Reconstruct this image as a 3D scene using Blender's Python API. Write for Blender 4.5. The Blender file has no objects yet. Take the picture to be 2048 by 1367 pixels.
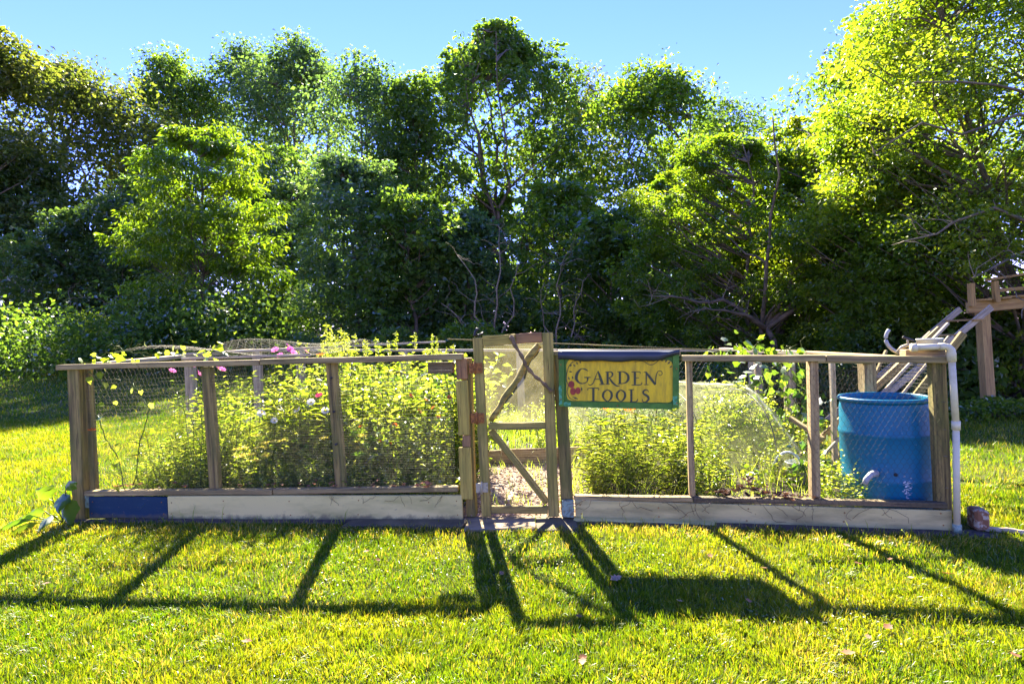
import bpy, bmesh, math, random
import numpy as np
from mathutils import Vector, Matrix

random.seed(7)
rng = np.random.default_rng(11)
sc = bpy.context.scene
PI = math.pi
rad = math.radians

# ---------------------------------------------------------------- camera
EYE = 1.35
cam_d = bpy.data.cameras.new('camera')
cam = bpy.data.objects.new('camera', cam_d)
sc.collection.objects.link(cam)
cam_d.sensor_width = 36.0
cam_d.lens = 36.0 * 1150.0 / 2048.0
cam_d.clip_start = 0.05
cam_d.clip_end = 1500.0
fw = Matrix.Rotation(rad(90.0) - math.atan(8.5 / 1150.0), 4, 'X')
cam.matrix_world = Matrix.Translation((0, 0, EYE)) @ fw @ Matrix.Rotation(rad(-2.0), 4, 'Z')
sc.camera = cam

# ---------------------------------------------------------------- sky and sun
SUN_EL, SUN_AZ = 39.8, -8.8          # azimuth from +Y, negative to the left
world = bpy.data.worlds.new('World')
sc.world = world
world.use_nodes = True
wn = world.node_tree.nodes
wl = world.node_tree.links
wn.clear()
w_out = wn.new('ShaderNodeOutputWorld')
w_bg = wn.new('ShaderNodeBackground')
w_sky = wn.new('ShaderNodeTexSky')
w_sky.sky_type = 'NISHITA'
w_sky.sun_disc = False
w_sky.sun_elevation = rad(SUN_EL)
w_sky.sun_rotation = rad(SUN_AZ)
w_sky.air_density = 1.0
w_sky.dust_density = 0.0
w_sky.ozone_density = 3.0
w_hs = wn.new('ShaderNodeHueSaturation')
w_hs.inputs['Saturation'].default_value = 1.22
w_hs.inputs['Value'].default_value = 1.0
wl.new(w_sky.outputs[0], w_hs.inputs['Color'])
w_tint = wn.new('ShaderNodeMix')        # the picture's own white balance, the same all over the sky
w_tint.data_type = 'RGBA'
w_tint.blend_type = 'MULTIPLY'
w_tint.inputs[0].default_value = 1.0
w_tint.inputs[7].default_value = (0.62, 0.435, 0.88, 1)
wl.new(w_hs.outputs[0], w_tint.inputs[6])
wl.new(w_tint.outputs[2], w_bg.inputs[0])
w_bg.inputs[1].default_value = 0.092
wl.new(w_bg.outputs[0], w_out.inputs[0])

sun_d = bpy.data.lights.new('sun', 'SUN')
sun_d.energy = 4.4
sun_d.angle = rad(0.8)
sun_d.color = (1.0, 0.92, 0.74)
sun = bpy.data.objects.new('sun', sun_d)
sc.collection.objects.link(sun)
ce, se = math.cos(rad(SUN_EL)), math.sin(rad(SUN_EL))
to_sun = Vector((math.sin(rad(SUN_AZ)) * ce, math.cos(rad(SUN_AZ)) * ce, se))
sun.rotation_euler = to_sun.to_track_quat('Z', 'Y').to_euler()
sun.location = (-3, 12, 14)

sc.view_settings.view_transform = 'Standard'
sc.view_settings.look = 'None'
sc.view_settings.exposure = 2.85
sc.view_settings.gamma = 1.0
sc.view_settings.use_curve_mapping = False
sc.render.engine = 'CYCLES'
sc.cycles.max_bounces = 8
sc.cycles.diffuse_bounces = 5
sc.cycles.glossy_bounces = 2
sc.cycles.transmission_bounces = 4
sc.cycles.transparent_max_bounces = 16
sc.cycles.caustics_reflective = False
sc.cycles.caustics_refractive = False

# ---------------------------------------------------------------- materials
def new_mat(name):
    m = bpy.data.materials.new(name)
    m.use_nodes = True
    nt = m.node_tree
    nt.nodes.clear()
    out = nt.nodes.new('ShaderNodeOutputMaterial')
    return m, nt, out

def ramp(nt, stops):
    r = nt.nodes.new('ShaderNodeValToRGB')
    el = r.color_ramp.elements
    while len(el) < len(stops):
        el.new(0.5)
    for e, (p, c) in zip(el, stops):
        e.position = p
        e.color = (c[0], c[1], c[2], 1)
    return r

def leaf_mat(name, stops, tr=0.5, tmul=(1.7, 1.7, 0.6), gloss=0.035, rough=0.5):
    """leaf: diffuse front, light glowing through, a thin waxy sheen; per-leaf tint in attribute 'tint'"""
    m, nt, out = new_mat(name)
    L = nt.links
    at = nt.nodes.new('ShaderNodeAttribute')
    at.attribute_name = 'tint'
    r = ramp(nt, stops)
    L.new(at.outputs['Fac'], r.inputs[0])
    df = nt.nodes.new('ShaderNodeBsdfDiffuse')
    L.new(r.outputs[0], df.inputs[0])
    mu = nt.nodes.new('ShaderNodeMix')
    mu.data_type = 'RGBA'
    mu.blend_type = 'MULTIPLY'
    mu.inputs[0].default_value = 1.0
    L.new(r.outputs[0], mu.inputs[6])
    mu.inputs[7].default_value = (tmul[0], tmul[1], tmul[2], 1)
    ts = nt.nodes.new('ShaderNodeBsdfTranslucent')
    L.new(mu.outputs[2], ts.inputs[0])
    mx = nt.nodes.new('ShaderNodeMixShader')
    mx.inputs[0].default_value = tr
    L.new(df.outputs[0], mx.inputs[1])
    L.new(ts.outputs[0], mx.inputs[2])
    gl = nt.nodes.new('ShaderNodeBsdfGlossy')
    gl.inputs['Roughness'].default_value = rough
    fr = nt.nodes.new('ShaderNodeFresnel')
    fr.inputs[0].default_value = 1.4
    fm = nt.nodes.new('ShaderNodeMath')
    fm.operation = 'MULTIPLY'
    fm.inputs[1].default_value = gloss * 5
    L.new(fr.outputs[0], fm.inputs[0])
    m2 = nt.nodes.new('ShaderNodeMixShader')
    L.new(fm.outputs[0], m2.inputs[0])
    L.new(mx.outputs[0], m2.inputs[1])
    L.new(gl.outputs[0], m2.inputs[2])
    L.new(m2.outputs[0], out.inputs[0])
    return m

def noise(nt, scale, detail=4, vec=None, rough=0.55):
    n = nt.nodes.new('ShaderNodeTexNoise')
    n.inputs['Scale'].default_value = scale
    n.inputs['Detail'].default_value = detail
    n.inputs['Roughness'].default_value = rough
    if vec is not None:
        nt.links.new(vec, n.inputs['Vector'])
    return n

def obj_vec(nt, scale=(1, 1, 1)):
    """object coordinates, shifted by the object's random number so that no two pieces show the same grain"""
    tc = nt.nodes.new('ShaderNodeTexCoord')
    oi = nt.nodes.new('ShaderNodeObjectInfo')
    ad = nt.nodes.new('ShaderNodeVectorMath')
    ad.operation = 'ADD'
    mul = nt.nodes.new('ShaderNodeMath')
    mul.operation = 'MULTIPLY'
    mul.inputs[1].default_value = 37.0
    nt.links.new(oi.outputs['Random'], mul.inputs[0])
    nt.links.new(tc.outputs['Object'], ad.inputs[0])
    nt.links.new(mul.outputs[0], ad.inputs[1])
    mp = nt.nodes.new('ShaderNodeMapping')
    mp.inputs['Scale'].default_value = scale
    nt.links.new(ad.outputs[0], mp.inputs[0])
    return mp.outputs[0]

def mixc(nt, fac, a, b, mode='MIX'):
    m = nt.nodes.new('ShaderNodeMix')
    m.data_type = 'RGBA'
    m.blend_type = mode
    for inp, v in ((m.inputs[0], fac), (m.inputs[6], a), (m.inputs[7], b)):
        if hasattr(v, 'node'):
            nt.links.new(v, inp)
        elif isinstance(v, (int, float)):
            inp.default_value = v
        else:
            inp.default_value = (v[0], v[1], v[2], 1)
    return m.outputs[2]

def wood_mat(name, light, dark, stain=None, stain_amt=0.5, bump=0.5, rough=0.85, grain=45):
    """weathered wood: streaks run along local X; blotches of algae or old paint on top"""
    m, nt, out = new_mat(name)
    L = nt.links
    b = nt.nodes.new('ShaderNodeBsdfPrincipled')
    v = obj_vec(nt, (1.6, grain, grain))
    n1 = noise(nt, 1.0, 6, v, 0.65)
    r1 = ramp(nt, [(0.38, dark), (0.58, light)])
    L.new(n1.outputs[0], r1.inputs[0])
    col = r1.outputs[0]
    v2 = obj_vec(nt, (3, 9, 9))
    n2 = noise(nt, 1.0, 4, v2)
    if stain:
        r2 = ramp(nt, [(0.42, (0, 0, 0)), (0.6, (stain_amt,) * 3)])
        L.new(n2.outputs[0], r2.inputs[0])
        col = mixc(nt, r2.outputs[0], col, stain)
    v3 = obj_vec(nt, (6, 120, 120))
    n3 = noise(nt, 1.0, 3, v3)
    r3 = ramp(nt, [(0.30, (0.25, 0.22, 0.18)), (0.42, (1, 1, 1))])
    L.new(n3.outputs[0], r3.inputs[0])
    col = mixc(nt, 0.8, col, r3.outputs[0], 'MULTIPLY')
    L.new(col, b.inputs['Base Color'])
    b.inputs['Roughness'].default_value = rough
    bp = nt.nodes.new('ShaderNodeBump')
    bp.inputs['Strength'].default_value = bump
    bp.inputs['Distance'].default_value = 0.004
    L.new(n3.outputs[0], bp.inputs['Height'])
    L.new(bp.outputs[0], b.inputs['Normal'])
    L.new(b.outputs[0], out.inputs[0])
    return m

def spot_mat(name, base, spot, scale=12, lo=0.5, hi=0.62, rough=0.6, bump=0.2, metallic=0.0, stretch=(1, 1, 1), spec=0.35):
    m, nt, out = new_mat(name)
    L = nt.links
    b = nt.nodes.new('ShaderNodeBsdfPrincipled')
    v = obj_vec(nt, stretch)
    n = noise(nt, scale, 6, v, 0.62)
    r = ramp(nt, [(lo, base), (hi, spot)])
    L.new(n.outputs[0], r.inputs[0])
    L.new(r.outputs[0], b.inputs['Base Color'])
    b.inputs['Roughness'].default_value = rough
    b.inputs['Metallic'].default_value = metallic
    b.inputs['Specular IOR Level'].default_value = spec
    bp = nt.nodes.new('ShaderNodeBump')
    bp.inputs['Strength'].default_value = bump
    bp.inputs['Distance'].default_value = 0.003
    n2 = noise(nt, scale * 4, 4, v)
    L.new(n2.outputs[0], bp.inputs['Height'])
    L.new(bp.outputs[0], b.inputs['Normal'])
    L.new(b.outputs[0], out.inputs[0])
    return m

def painted_board(name, base, stain, amt):
    m = spot_mat(name, base, stain, 2.4, 0.45, 0.72, 0.72, 0.2, stretch=(0.7, 3, 3))
    nt = m.node_tree
    b = next(n for n in nt.nodes if n.type == 'BSDF_PRINCIPLED')
    src = b.inputs['Base Color'].links[0].from_socket
    tc = nt.nodes.new('ShaderNodeTexCoord')
    sp = nt.nodes.new('ShaderNodeSeparateXYZ')
    nt.links.new(tc.outputs['Object'], sp.inputs[0])
    n = noise(nt, 9, 6, obj_vec(nt, (1.2, 1, 1)), 0.7)
    md = nt.nodes.new('ShaderNodeMath')
    md.operation = 'MULTIPLY_ADD'
    md.inputs[1].default_value = -0.13 * amt
    md.inputs[2].default_value = 0.013 * amt
    nt.links.new(n.outputs[0], md.inputs[0])
    sb = nt.nodes.new('ShaderNodeMath')
    sb.operation = 'SUBTRACT'
    nt.links.new(md.outputs[0], sb.inputs[0])
    nt.links.new(sp.outputs['Z'], sb.inputs[1])
    r = ramp(nt, [(0.0, (0, 0, 0)), (0.03, (0.75, 0.75, 0.75))])
    nt.links.new(sb.outputs[0], r.inputs[0])
    c = mixc(nt, r.outputs[0], src, (0.13, 0.105, 0.05))
    # fine peeling flecks showing the grey wood
    n2 = noise(nt, 1.0, 8, obj_vec(nt, (18, 90, 90)), 0.75)
    r2 = ramp(nt, [(0.62, (0, 0, 0)), (0.66, (0.7, 0.7, 0.7))])
    nt.links.new(n2.outputs[0], r2.inputs[0])
    c = mixc(nt, r2.outputs[0], c, (0.22, 0.18, 0.11))
    nt.links.new(c, b.inputs['Base Color'])
    return m

def film_mat(name, col, alpha, noise_scale=6, lo=0.3, hi=0.7, amin=0.5):
    """dusty sheer sheet: partly open, partly lit through"""
    m, nt, out = new_mat(name)
    L = nt.links
    t = nt.nodes.new('ShaderNodeBsdfTransparent')
    d = nt.nodes.new('ShaderNodeBsdfDiffuse')
    d.inputs[0].default_value = (*col, 1)
    s = nt.nodes.new('ShaderNodeBsdfTranslucent')
    s.inputs[0].default_value = (*col, 1)
    a = nt.nodes.new('ShaderNodeMixShader')
    a.inputs[0].default_value = 0.55
    L.new(d.outputs[0], a.inputs[1])
    L.new(s.outputs[0], a.inputs[2])
    v = obj_vec(nt, (1, 1, 1))
    n = noise(nt, noise_scale, 6, v, 0.6)
    mr = nt.nodes.new('ShaderNodeMapRange')
    mr.inputs[1].default_value = lo
    mr.inputs[2].default_value = hi
    mr.inputs[3].default_value = alpha * amin
    mr.inputs[4].default_value = alpha
    L.new(n.outputs[0], mr.inputs[0])
    x = nt.nodes.new('ShaderNodeMixShader')
    L.new(mr.outputs[0], x.inputs[0])
    L.new(t.outputs[0], x.inputs[1])
    L.new(a.outputs[0], x.inputs[2])
    L.new(x.outputs[0], out.inputs[0])
    return m

M = {}
# woods
M['post'] = wood_mat('weathered_post_wood', (0.36, 0.25, 0.065), (0.10, 0.068, 0.02), (0.13, 0.13, 0.02), 0.65, 0.8)
M['rail'] = wood_mat('rail_wood', (0.46, 0.33, 0.12), (0.18, 0.12, 0.045), (0.16, 0.13, 0.035), 0.5, 0.8)
M['pink'] = wood_mat('bleached_cedar', (0.54, 0.38, 0.15), (0.25, 0.155, 0.06), (0.2, 0.14, 0.05), 0.35, 0.8)
M['gatewood'] = wood_mat('mossy_gate_wood', (0.44, 0.32, 0.065), (0.15, 0.11, 0.028), (0.18, 0.165, 0.02), 0.6, 0.8)
M['yellowboard'] = wood_mat('lichen_board', (0.50, 0.36, 0.06), (0.28, 0.19, 0.03), (0.3, 0.25, 0.04), 0.6)
M['rustboard'] = wood_mat('orange_stained_board', (0.42, 0.2, 0.06), (0.2, 0.09, 0.03), (0.25, 0.17, 0.06), 0.4)
M['darkboard'] = wood_mat('dark_board', (0.2, 0.14, 0.06), (0.08, 0.055, 0.025), (0.1, 0.09, 0.03), 0.5)
M['cream'] = painted_board('cream_painted_board', (0.72, 0.59, 0.20), (0.40, 0.35, 0.10), 1.1)
M['creamdirty'] = painted_board('dirty_cream_board', (0.62, 0.50, 0.18), (0.24, 0.20, 0.07), 1.5)
M['blue'] = painted_board('navy_painted_board', (0.005, 0.033, 0.062), (0.012, 0.05, 0.08), 0.9)
M['grey'] = wood_mat('grey_driftwood', (0.54, 0.43, 0.26), (0.28, 0.21, 0.12), (0.32, 0.26, 0.14), 0.3)
M['cedar'] = wood_mat('new_cedar', (0.52, 0.32, 0.09), (0.34, 0.19, 0.055), (0.28, 0.16, 0.04), 0.3)
M['bark'] = wood_mat('bark', (0.17, 0.12, 0.07), (0.06, 0.045, 0.03), (0.11, 0.11, 0.05), 0.4, 0.8, grain=9)
M['handle'] = wood_mat('stripped_branch', (0.26, 0.16, 0.06), (0.10, 0.06, 0.025), (0.16, 0.12, 0.05), 0.3, 0.8, grain=9)
M['palebark'] = wood_mat('pale_bark', (0.28, 0.24, 0.19), (0.12, 0.1, 0.08), (0.17, 0.18, 0.12), 0.4, 0.8, grain=9)
M['twig'] = spot_mat('bare_twig', (0.24, 0.19, 0.11), (0.13, 0.10, 0.06), 20, 0.4, 0.6, 0.8)
# metals, paint, plastic
M['wire'] = spot_mat('galvanised_wire', (0.22, 0.19, 0.11), (0.14, 0.11, 0.06), 30, 0.45, 0.6, 0.7, 0, 0.0)
M['darkwire'] = spot_mat('old_dark_wire', (0.06, 0.05, 0.03), (0.035, 0.028, 0.018), 30, 0.45, 0.6, 0.8, 0, 0.0, spec=0.1)
M['rust'] = spot_mat('rusty_hinge', (0.36, 0.14, 0.025), (0.17, 0.06, 0.015), 60, 0.45, 0.6, 0.8, 0.4, 0.0)
M['steel'] = spot_mat('galvanised_hinge', (0.42, 0.36, 0.2), (0.25, 0.2, 0.11), 40, 0.5, 0.65, 0.6, 0.2, 0.0)
M['signgreen'] = spot_mat('green_sign_paint', (0.045, 0.14, 0.010), (0.09, 0.22, 0.02), 14, 0.4, 0.65, 0.5, 0.3)
M['teal'] = spot_mat('chipped_teal_paint', (0.10, 0.36, 0.16), (0.04, 0.2, 0.06), 40, 0.45, 0.6, 0.55, 0.3)
M['patina'] = spot_mat('pale_blue_paint', (0.26, 0.34, 0.22), (0.2, 0.18, 0.09), 30, 0.5, 0.6, 0.55, 0.3)
M['signyellow'] = spot_mat('yellow_sign_paint', (0.80, 0.52, 0.010), (0.40, 0.25, 0.02), 5, 0.40, 0.78, 0.55, 0.3, stretch=(7, 1, 1.6))
M['ink'] = spot_mat('dark_lettering', (0.055, 0.06, 0.025), (0.10, 0.09, 0.035), 50, 0.5, 0.7, 0.6)
M['redpaint'] = spot_mat('red_sign_paint', (0.4, 0.05, 0.02), (0.24, 0.03, 0.015), 40, 0.4, 0.6, 0.5)
M['tarp'] = spot_mat('slate_blue_vinyl', (0.035, 0.04, 0.045), (0.05, 0.055, 0.06), 3, 0.4, 0.7, 0.35, 0.1)
M['barrel'] = spot_mat('blue_barrel_plastic', (0.001, 0.115, 0.19), (0.004, 0.15, 0.23), 3, 0.38, 0.7, 0.42, 0.1, spec=0.3)
M['pvc'] = spot_mat('old_white_pvc', (0.66, 0.58, 0.33), (0.46, 0.40, 0.2), 9, 0.5, 0.72, 0.4, 0.05)
M['greycup'] = spot_mat('grey_plastic', (0.36, 0.36, 0.31), (0.26, 0.26, 0.22), 9, 0.4, 0.7, 0.5)
M['whiteplastic'] = spot_mat('white_bucket_plastic', (0.66, 0.68, 0.66), (0.5, 0.5, 0.45), 9, 0.5, 0.7, 0.4)
M['black'] = spot_mat('black_plastic', (0.012, 0.012, 0.014), (0.03, 0.03, 0.03), 20, 0.4, 0.6, 0.5)
M['slate'] = spot_mat('slate_slab', (0.085, 0.068, 0.035), (0.17, 0.135, 0.065), 6, 0.42, 0.66, 0.85, 0.6)
M['redslab'] = spot_mat('brown_flagstone', (0.30, 0.215, 0.11), (0.18, 0.125, 0.06), 7, 0.42, 0.66, 0.85, 0.6)
M['clay'] = spot_mat('rust_red_block', (0.22, 0.10, 0.04), (0.45, 0.38, 0.24), 30, 0.5, 0.6, 0.85, 0.5)
M['film'] = film_mat('dusty_film', (0.56, 0.50, 0.26), 0.26, 5, amin=0.3)
M['sheer'] = film_mat('sheer_insect_net', (0.64, 0.66, 0.32), 0.26, 14, amin=0.5)
M['hem'] = film_mat('net_hem', (0.85, 0.85, 0.78), 0.8, 20)
# soils
M['soil'] = spot_mat('dark_soil', (0.06, 0.045, 0.03), (0.14, 0.1, 0.065), 18, 0.42, 0.66, 1, 1)
M['mulch'] = spot_mat('wood_chip_mulch', (0.34, 0.24, 0.17), (0.12, 0.08, 0.05), 35, 0.42, 0.62, 1, 1)
M['chip'] = spot_mat('wood_chip', (0.5, 0.38, 0.27), (0.25, 0.16, 0.1), 15, 0.4, 0.6, 0.9, 0.3)

def lawn_mat():
    m, nt, out = new_mat('lawn_soil')
    L = nt.links
    b = nt.nodes.new('ShaderNodeBsdfPrincipled')
    tc = nt.nodes.new('ShaderNodeTexCoord')
    n1 = noise(nt, 1.1, 5, tc.outputs['Object'])
    r1 = ramp(nt, [(0.35, (0.05, 0.085, 0.012)), (0.62, (0.13, 0.14, 0.03))])
    L.new(n1.outputs[0], r1.inputs[0])
    n2 = noise(nt, 60, 5, tc.outputs['Object'], 0.7)
    r2 = ramp(nt, [(0.35, (0.35, 0.35, 0.3)), (0.65, (1.2, 1.2, 1.1))])
    L.new(n2.outputs[0], r2.inputs[0])
    L.new(mixc(nt, 0.85, r1.outputs[0], r2.outputs[0], 'MULTIPLY'), b.inputs['Base Color'])
    b.inputs['Roughness'].default_value = 1.0
    b.inputs['Specular IOR Level'].default_value = 0.1
    bp = nt.nodes.new('ShaderNodeBump')
    bp.inputs['Strength'].default_value = 0.8
    bp.inputs['Distance'].default_value = 0.03
    L.new(n2.outputs[0], bp.inputs['Height'])
    L.new(bp.outputs[0], b.inputs['Normal'])
    L.new(b.outputs[0], out.inputs[0])
    return m
M['lawn'] = lawn_mat()

G1, G2, G3 = (0.022, 0.055, 0.012), (0.045, 0.095, 0.018), (0.085, 0.13, 0.025)
M['leaf_dark'] = leaf_mat('dark_leaves', [(0, (0.045, 0.085, 0.025)), (0.6, (0.08, 0.14, 0.032)), (1, (0.13, 0.18, 0.035))], 0.58, (2.3, 2.2, 1.0))
M['leaf_blue'] = leaf_mat('bluish_leaves', [(0, (0.05, 0.10, 0.036)), (0.6, (0.085, 0.15, 0.045)), (1, (0.135, 0.185, 0.048))], 0.58, (2.3, 2.2, 1.0))
M['leaf_mid'] = leaf_mat('mid_green_leaves', [(0, (0.05, 0.10, 0.018)), (0.6, (0.09, 0.16, 0.022)), (1, (0.15, 0.20, 0.03))], 0.58, (2.3, 2.2, 1.0))
M['leaf_olive'] = leaf_mat('olive_leaves', [(0, (0.05, 0.08, 0.018)), (0.6, (0.095, 0.125, 0.024)), (0.95, (0.16, 0.15, 0.035)), (1, (0.24, 0.14, 0.05))], 0.58, (2.3, 2.2, 1.0))
M['leaf_fresh'] = leaf_mat('fresh_green_leaves', [(0, (0.055, 0.12, 0.014)), (0.6, (0.11, 0.19, 0.016)), (1, (0.17, 0.23, 0.025))], 0.6, (2.2, 2.0, 0.9))
M['leaf_bright'] = leaf_mat('bright_yellow_green_leaves', [(0, (0.06, 0.13, 0.010)), (0.6, (0.13, 0.20, 0.014)), (1, (0.22, 0.26, 0.025))], 0.68, (2.3, 2.1, 0.8))
M['herb'] = leaf_mat('herb_leaves', [(0, (0.095, 0.17, 0.014)), (0.55, (0.22, 0.29, 0.03)), (1, (0.36, 0.37, 0.09))], 0.62, (1.8, 1.75, 0.7))
M['herbdark'] = leaf_mat('dark_herb_leaves', [(0, (0.04, 0.09, 0.02)), (0.6, (0.08, 0.16, 0.03)), (1, (0.14, 0.21, 0.035))], 0.55)
M['grass'] = leaf_mat('grass_blades', [(0, (0.06, 0.14, 0.006)), (0.35, (0.14, 0.20, 0.008)), (0.65, (0.245, 0.25, 0.012)), (0.86, (0.34, 0.29, 0.03)), (1, (0.47, 0.35, 0.13))], 0.55, (1.75, 1.6, 0.5), 0.03)
M['stem'] = leaf_mat('green_stems', [(0, (0.08, 0.12, 0.03)), (1, (0.18, 0.2, 0.06))], 0.3)
M['petal_pink'] = leaf_mat('pink_petals', [(0, (0.5, 0.10, 0.32)), (1, (0.6, 0.2, 0.42))], 0.5, (1.2, 1.1, 1.2))
M['petal_magenta'] = leaf_mat('magenta_petals', [(0, (0.36, 0.02, 0.1)), (1, (0.48, 0.04, 0.16))], 0.5, (1.2, 1.1, 1.2))
M['petal_white'] = leaf_mat('white_petals', [(0, (0.7, 0.7, 0.62)), (1, (0.78, 0.76, 0.7))], 0.5, (1.05, 1.05, 1.0))
M['petal_yellow'] = leaf_mat('yellow_florets', [(0, (0.62, 0.5, 0.04)), (1, (0.7, 0.6, 0.12))], 0.4, (1.2, 1.2, 0.8))
M['petal_orange'] = leaf_mat('orange_petals', [(0, (0.6, 0.13, 0.02)), (1, (0.66, 0.24, 0.03))], 0.5, (1.3, 1.1, 0.8))
M['petal_red'] = leaf_mat('red_petals', [(0, (0.42, 0.04, 0.02)), (1, (0.5, 0.1, 0.06))], 0.4, (1.3, 1.1, 0.8))
M['dryleaf'] = leaf_mat('dry_leaves', [(0, (0.16, 0.07, 0.035)), (0.6, (0.34, 0.17, 0.09)), (1, (0.5, 0.34, 0.22))], 0.35, (1.4, 1.1, 0.8))
M['drydark'] = leaf_mat('dark_dead_leaves', [(0, (0.045, 0.025, 0.018)), (1, (0.13, 0.06, 0.035))], 0.2, (1.4, 1.1, 0.8))

# ---------------------------------------------------------------- helpers
WM = {}          # world matrix of every object built here

def link(o, mat4, parent=None):
    sc.collection.objects.link(o)
    WM[o.name] = mat4.copy()
    if parent is not None:
        o.parent = parent
        o.matrix_parent_inverse = Matrix.Identity(4)
        o.matrix_basis = WM[parent.name].inverted() @ mat4
    else:
        o.matrix_basis = mat4
    return o

def tag(o, label=None, cat=None, group=None, kind=None):
    if o is None:
        return None
    for k, v in (('label', label), ('category', cat), ('group', group), ('kind', kind)):
        if v:
            o[k] = v
    return o

def empty(name, loc, label=None, cat=None, group=None, rz=0.0):
    o = bpy.data.objects.new(name, None)
    o.empty_display_size = 0.1
    link(o, Matrix.Translation(Vector(loc)) @ Matrix.Rotation(rz, 4, 'Z'))
    return tag(o, label, cat, group)

def np_mesh(name, verts, tris, mats, tint=None, mat_idx=None, smooth=False):
    me = bpy.data.meshes.new(name)
    verts = np.asarray(verts, np.float32).reshape(-1, 3)
    tris = np.asarray(tris, np.int32).reshape(-1, 3)
    me.vertices.add(len(verts))
    me.vertices.foreach_set('co', verts.ravel())
    me.loops.add(len(tris) * 3)
    me.loops.foreach_set('vertex_index', tris.ravel())
    me.polygons.add(len(tris))
    me.polygons.foreach_set('loop_start', np.arange(0, len(tris) * 3, 3, dtype=np.int32))
    if smooth:
        me.polygons.foreach_set('use_smooth', np.ones(len(tris), bool))
    if not isinstance(mats, (list, tuple)):
        mats = [mats]
    for m in mats:
        me.materials.append(m)
    if mat_idx is not None:
        me.polygons.foreach_set('material_index', np.asarray(mat_idx, np.int32))
    if tint is not None:
        a = me.attributes.new('tint', 'FLOAT', 'POINT')
        a.data.foreach_set('value', np.asarray(tint, np.float32))
    me.update(calc_edges=True)
    return me

class Geo:
    """collects triangles with a tint per vertex, then links them as one object"""
    def __init__(s):
        s.v, s.t, s.c, s.n = [], [], [], 0
    def add(s, v, t, c=0.5):
        v = np.asarray(v, float).reshape(-1, 3)
        t = np.asarray(t, int).reshape(-1, 3)
        s.v.append(v)
        s.t.append(t + s.n)
        s.c.append(np.full(len(v), c) if np.isscalar(c) else np.asarray(c, float))
        s.n += len(v)
    def mesh(s, name, mats, smooth=False):
        return np_mesh(name, np.concatenate(s.v), np.concatenate(s.t), mats, np.concatenate(s.c), smooth=smooth)
    def build(s, name, mats, parent=None, loc=None, smooth=False):
        """vertices are world coordinates; origin goes to loc"""
        if not s.v:
            return None
        loc = Vector(loc) if loc is not None else (WM[parent.name].to_translation() if parent is not None else Vector((0, 0, 0)))
        off = np.array(loc)
        me = np_mesh(name, np.concatenate(s.v) - off, np.concatenate(s.t), mats, np.concatenate(s.c), smooth=smooth)
        return link(bpy.data.objects.new(name, me), Matrix.Translation(loc), parent)

def unit(a):
    return a / np.maximum(np.linalg.norm(a, axis=-1, keepdims=True), 1e-9)

def rdir(n, r=None):
    r = r or rng
    return unit(r.normal(size=(n, 3)))

def add_leaves(g, pos, axis, length, width, tint, fold=0.25, droop=0.0):
    """diamond leaves folded on the midrib: pos = leaf base, axis = direction of the midrib"""
    n = len(pos)
    if n == 0:
        return
    axis = unit(np.asarray(axis, float))
    side = unit(np.cross(axis, rdir(n)))
    nor = np.cross(axis, side)
    length = np.broadcast_to(length, (n,))[:, None]
    width = np.broadcast_to(width, (n,))[:, None]
    mid = pos + axis * length * 0.45
    tip = pos + axis * length - np.array([0, 0, 1.0]) * length * droop
    l = mid + side * width * 0.5 + nor * width * fold
    r_ = mid - side * width * 0.5 + nor * width * fold
    v = np.stack([pos, l, tip, r_], 1).reshape(-1, 3)
    i = np.arange(n)[:, None] * 4
    t = np.concatenate([i + [0, 1, 2], i + [0, 2, 3]], 1).reshape(-1, 3)
    g.add(v, t, np.repeat(np.broadcast_to(tint, (n,)), 4))

def add_blades(g, pos, lean, length, width, tint, bend=0.5, seg=2):
    """grass blades: pos = foot, lean = horizontal direction (n,2) times amount"""
    n = len(pos)
    if n == 0:
        return
    length = np.broadcast_to(length, (n,))[:, None]
    width = np.broadcast_to(width, (n,))[:, None]
    ang = rng.uniform(0, 2 * PI, n)
    sd = np.stack([np.cos(ang), np.sin(ang), np.zeros(n)], 1)
    ln = np.concatenate([lean, np.zeros((n, 1))], 1)
    up = np.array([0, 0, 1.0])
    tip = pos + ln * length + up * length * np.sqrt(np.clip(1 - (lean ** 2).sum(1, keepdims=True), 0.08, 1))
    if seg == 1:
        v = np.stack([pos - sd * width * .5, pos + sd * width * .5, tip], 1).reshape(-1, 3)
        i = np.arange(n)[:, None] * 3
        g.add(v, i + [0, 1, 2], np.repeat(np.broadcast_to(tint, (n,)), 3))
        return
    mid = pos + ln * length * 0.5 * (1 - bend) + up * length * 0.55
    v = np.stack([pos - sd * width * .5, pos + sd * width * .5, mid - sd * width * .42, mid + sd * width * .42, tip], 1).reshape(-1, 3)
    i = np.arange(n)[:, None] * 5
    t = np.concatenate([i + [0, 1, 3], i + [0, 3, 2], i + [2, 3, 4]], 1).reshape(-1, 3)
    g.add(v, t, np.repeat(np.broadcast_to(tint, (n,)), 5))

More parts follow.
